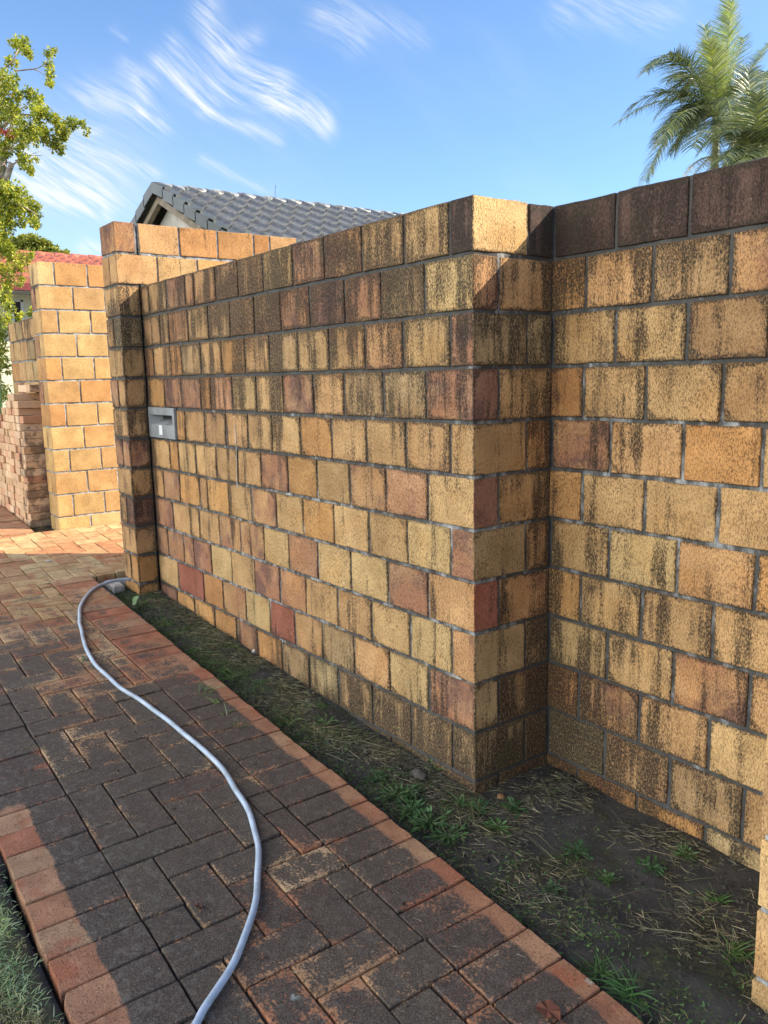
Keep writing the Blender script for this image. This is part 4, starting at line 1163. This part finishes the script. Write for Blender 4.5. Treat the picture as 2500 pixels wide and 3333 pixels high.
# big dark strap-leaved plant behind the low wall end
def strap(px, py, label, n, seed, D0=52, s=1.0):
    random.seed(seed); c0 = at(px, py, D0); e = tag(empty('strap_leaf_plant', W(c0.x, c0.y, -9.2)), label, 'plant')
    for i in range(n):
        q = MB(); a = random.uniform(0, 6.28); el_ = random.uniform(.35, 1.3); L = random.uniform(.7, 1.15)*s
        d = Vector((math.cos(a)*math.cos(el_), math.sin(a)*math.cos(el_), math.sin(el_)))
        c = random.choice([(.04, .09, .045), (.06, .12, .06), (.03, .07, .035), (.10, .16, .09)])
        blade(q, W(c0.x, c0.y, -9.2+random.uniform(0, 1.5)), d, L, .07, c, random.uniform(.5, 1.3), 7)
        q.build('leaf', M_LEAF, e)
    return e
strap(14, 1500, 'dark strap-leaved plant at the left edge behind the brick stack', 60, 5, 47, 1.35)
strap(-6, 1350, 'taller strap-leaved plant right at the left edge above the brick stack', 54, 6, 50, 1.8)
# hedge mass behind the low wall to the left, below the tree
random.seed(3)
e = tag(empty('shrub', W(at(5, 1200, 60).x, at(5, 1200, 60).y, -9)), 'yellow-green shrub behind the low wall under the garden tree', 'shrub')
mb = MB()
for px, py, r in ((0, 1090, 26), (-25, 1150, 40), (-5, 1200, 30), (-20, 1280, 40), (-30, 1060, 40), (4, 1150, 14)):
    clump(mb, W(*at(px, py, 61+random.uniform(-2, 2))), r/(FPX/61)*S*1.1, int(r*r*.3)+20, .05, .03, LG, .9)
mb.build('foliage', M_LEAF, e)
mb = MB(); c0 = at(-15, 1200, 61); limb(mb, [W(c0.x, c0.y, -9.2), W(c0.x, c0.y, -5), W(*at(-15, 1150, 61))], .03, .015); mb.build('stem', M_BARKD, e)

# far rounded tree behind the red roof
def fartree(name, pts, D0, label, cols, gzr=-9, L=.3, dens=1.0, seed=1):
    random.seed(seed); c0 = at(pts[0][0], pts[0][1], D0); e = tag(empty(name, W(c0.x, c0.y, gzr)), label, 'tree')
    mb = MB()
    for px, py, r in pts:
        rr = r/(FPX/D0)*S
        clump(mb, W(*at(px, py, D0+random.uniform(-3, 3))), rr, int(r*r*.9*dens)+30, L, L*.75, cols, .8)
    mb.build('crown', M_LEAF, e)
    mb = MB(); limb(mb, [W(c0.x, c0.y, gzr), W(c0.x, c0.y, gzr+(c0.z-gzr)*.5), W(*at(pts[0][0], pts[0][1]+10, D0))], .35, .15)
    for px, py, r in pts[1:]: limb(mb, [W(c0.x, c0.y, gzr+(c0.z-gzr)*.5), W(*at((px+pts[0][0])/2, py+14, D0)), W(*at(px, py+5, D0))], .14, .05, 5)
    mb.build('trunk', M_BARKD, e)
GC = [(.28, .31, .08), (.36, .37, .09), (.20, .24, .06), (.44, .42, .12)]
fartree('round_tree', [(100, 800, 26), (60, 800, 24), (30, 810, 24), (75, 785, 16), (110, 782, 14), (130, 795, 18), (150, 800, 18), (170, 812, 16), (195, 822, 14), (215, 830, 10), (140, 820, 20), (100, 830, 20), (182, 826, 12), (15, 790, 20)], 330,
        'far rounded olive-green tree rising behind the orange-red roof', GC, L=.30, seed=9)

# ------------------------------------------------------------------ palms
def frond(e, base, ctrl, tip, half, cols, n=46, droop=.6, name='frond', mat=None, w_=.020):
    q = MB(); A_, B_, C_3 = Vector(base), Vector(ctrl), Vector(tip)
    pts = [A_*(1-s)**2+B_*2*s*(1-s)+C_3*s*s for s in [i/n for i in range(n+1)]]
    q.tube(pts, [.022*(1-i/(n+1))+.004 for i in range(n+1)], 5, c=(.30, .34, .12))
    for i in range(int(n*.16), n+1):
        s = i/n; d = (pts[min(i+1, n)]-pts[i-1]).normalized()
        side = d.cross(Vector((0, 0, 1))); side = side.normalized() if side.length > .15 else Vector((1, 0, 0))
        up = side.cross(d)
        L = half*(math.sin(min(1, (s*.74+.18))*math.pi)**.6)*random.uniform(.85, 1.1)
        for sg in (1, -1):
            dd = (side*sg*.95+d*(.35+.75*s)+up*random.uniform(.05, .45)).normalized()
            c = random.choice(cols); k = random.uniform(.75, 1.2); c = tuple(v*k for v in c)
            p = pts[i]; pr = None; wd = w_; nrm = dd.cross(up+rv3()*.5); nrm = nrm.normalized() if nrm.length > .01 else up
            dcur = dd
            for j in range(4):
                f = j/3; ww = wd*(1-f**2)*.5+.001
                kk = (q.vert(p+nrm*ww, c), q.vert(p-nrm*ww, c))
                if pr: q.face([pr[0], pr[1], kk[1], kk[0]])
                pr = kk; dcur = (dcur+Vector((0, 0, -droop*(.35+random.random()*.4)))*.6).normalized(); p = p+dcur*L/3
    return q.build(name, mat or M_PALM, e)
def palm(bpx, D0, specs, label, shaft, seed, dead=True, extra=9):
    random.seed(seed)
    c0 = at(bpx[0], bpx[1], D0); e = tag(empty('palm_tree', W(c0.x, c0.y, -9)), label, 'palm tree')
    b0 = W(*c0); PPX = D0*S/FPX
    mb = MB()
    limb(mb, [W(c0.x, c0.y, -9), W(c0.x+.3, c0.y, (c0.z-9)/2), W(c0.x, c0.y, c0.z-7)], .12, .10, 10)
    mb.build('trunk', simple('palm trunk', (.26, .23, .19), .85, .25, 6, bump=.6, vec=(1, 1, 6)), e, smooth=True)
    mb = MB(); limb(mb, [W(c0.x, c0.y, c0.z-7), W(c0.x, c0.y, c0.z-3), W(c0.x, c0.y, c0.z-.3)], .10, .065, 10, (1, 1, 1))
    mb.build('crown_shaft', simple('green crown shaft', (.38, .40, .2), .5, .2, 6), e, smooth=True)
    GP = [(.10, .14, .08), (.14, .17, .09), (.20, .23, .11), (.08, .12, .08), (.26, .29, .10), (.30, .32, .22)]
    GY = [(.20, .26, .08), (.30, .34, .09), (.13, .18, .08), (.30, .33, .22)]
    for i, (tx, ty, cx_, cy_, dd) in enumerate(specs):
        tip = W(*at(1900+tx/2.765, ty/2.765, D0+dd)); ct = W(*at(1900+cx_/2.765, cy_/2.765, D0+dd*.5))
        up = ty < 500
        frond(e, b0, ct, tip, .74 if not up else .55, GY if up else GP, 84, .62 if not up else .3)
    for i in range(extra):
        a = i*2.399+seed; el_ = random.uniform(-.35, .75); L = random.uniform(1.5, 2.1)
        h_ = Vector((math.cos(a), math.sin(a), 0))
        ct = b0+h_*L*.42+Vector((0, 0, L*(.35+el_*.5))); tip = b0+h_*L*(.95-.2*abs(el_))+Vector((0, 0, L*(el_*.8-.42)))
        frond(e, b0, ct, tip, .58, GP, 70, .7)
    if dead:
        for i in range(5):
            a = 980+i*110; tip = W(*at(1900+(a-90+random.uniform(-30, 30))/2.765, (1570+random.uniform(-10, 40))/2.765, D0-6+i*2)); ct = W(*at(1900+(a+60)/2.765, 1380/2.765, D0-4+i*2))
            frond(e, W(c0.x, c0.y, c0.z-5.5), ct, tip, .30, [(.50, .42, .28), (.42, .34, .2), (.55, .48, .35)], 34, .9, 'dry_frond', M_STRAW, .014)
    return e
palm((2334, 382), 118, [
    (1310, -40, 1240, 480, 2), (1330, 20, 1290, 500, -4), (590, 590, 900, 260, -4), (330, 1085, 820, 720, -6), (690, 950, 1060, 380, 5), (560, 1620, 800, 950, -3), (830, 1340, 960, 960, 4),
    (560, 640, 860, 300, -7), (400, 980, 830, 640, 3), (620, 1540, 840, 880, 3), (860, 860, 1000, 540, 8), (700, 1280, 900, 820, -8), (1090, 240, 1160, 640, 4),
    (1660, 400, 1370, 800, 3), (1400, 1330, 1400, 960, -5), (1640, 980, 1420, 520, 6), (980, 1330, 1060, 1130, -9), (1440, 340, 1330, 640, 8), (1130, 380, 1190, 700, -7),
    (1500, 1400, 1330, 1060, -8), (760, 720, 1040, 520, 9), (1700, 700, 1450, 560, -6), (900, 1180, 1000, 800, 10), (1560, 1250, 1380, 880, 9), (640, 1280, 900, 860, 7)],
    'left palm of the two, its whole feathery crown above the recessed wall', True, 21)
palm((2466, 510), 104, [
    (1480, 640, 1500, 1000, 0), (1640, 650, 1600, 1000, 3), (1320, 1180, 1420, 1100, -4), (1760, 1000, 1650, 1000, 4), (1390, 1000, 1450, 1100, 6), (1900, 1250, 1700, 1150, -3), (1560, 850, 1560, 1100, -6),
    (1250, 1440, 1380, 1250, -5), (1850, 1450, 1700, 1250, 5), (1680, 1500, 1650, 1250, -8), (1420, 1500, 1480, 1250, -7)],
    'right palm of the two, lower and cut off by the right edge', True, 33, dead=False)
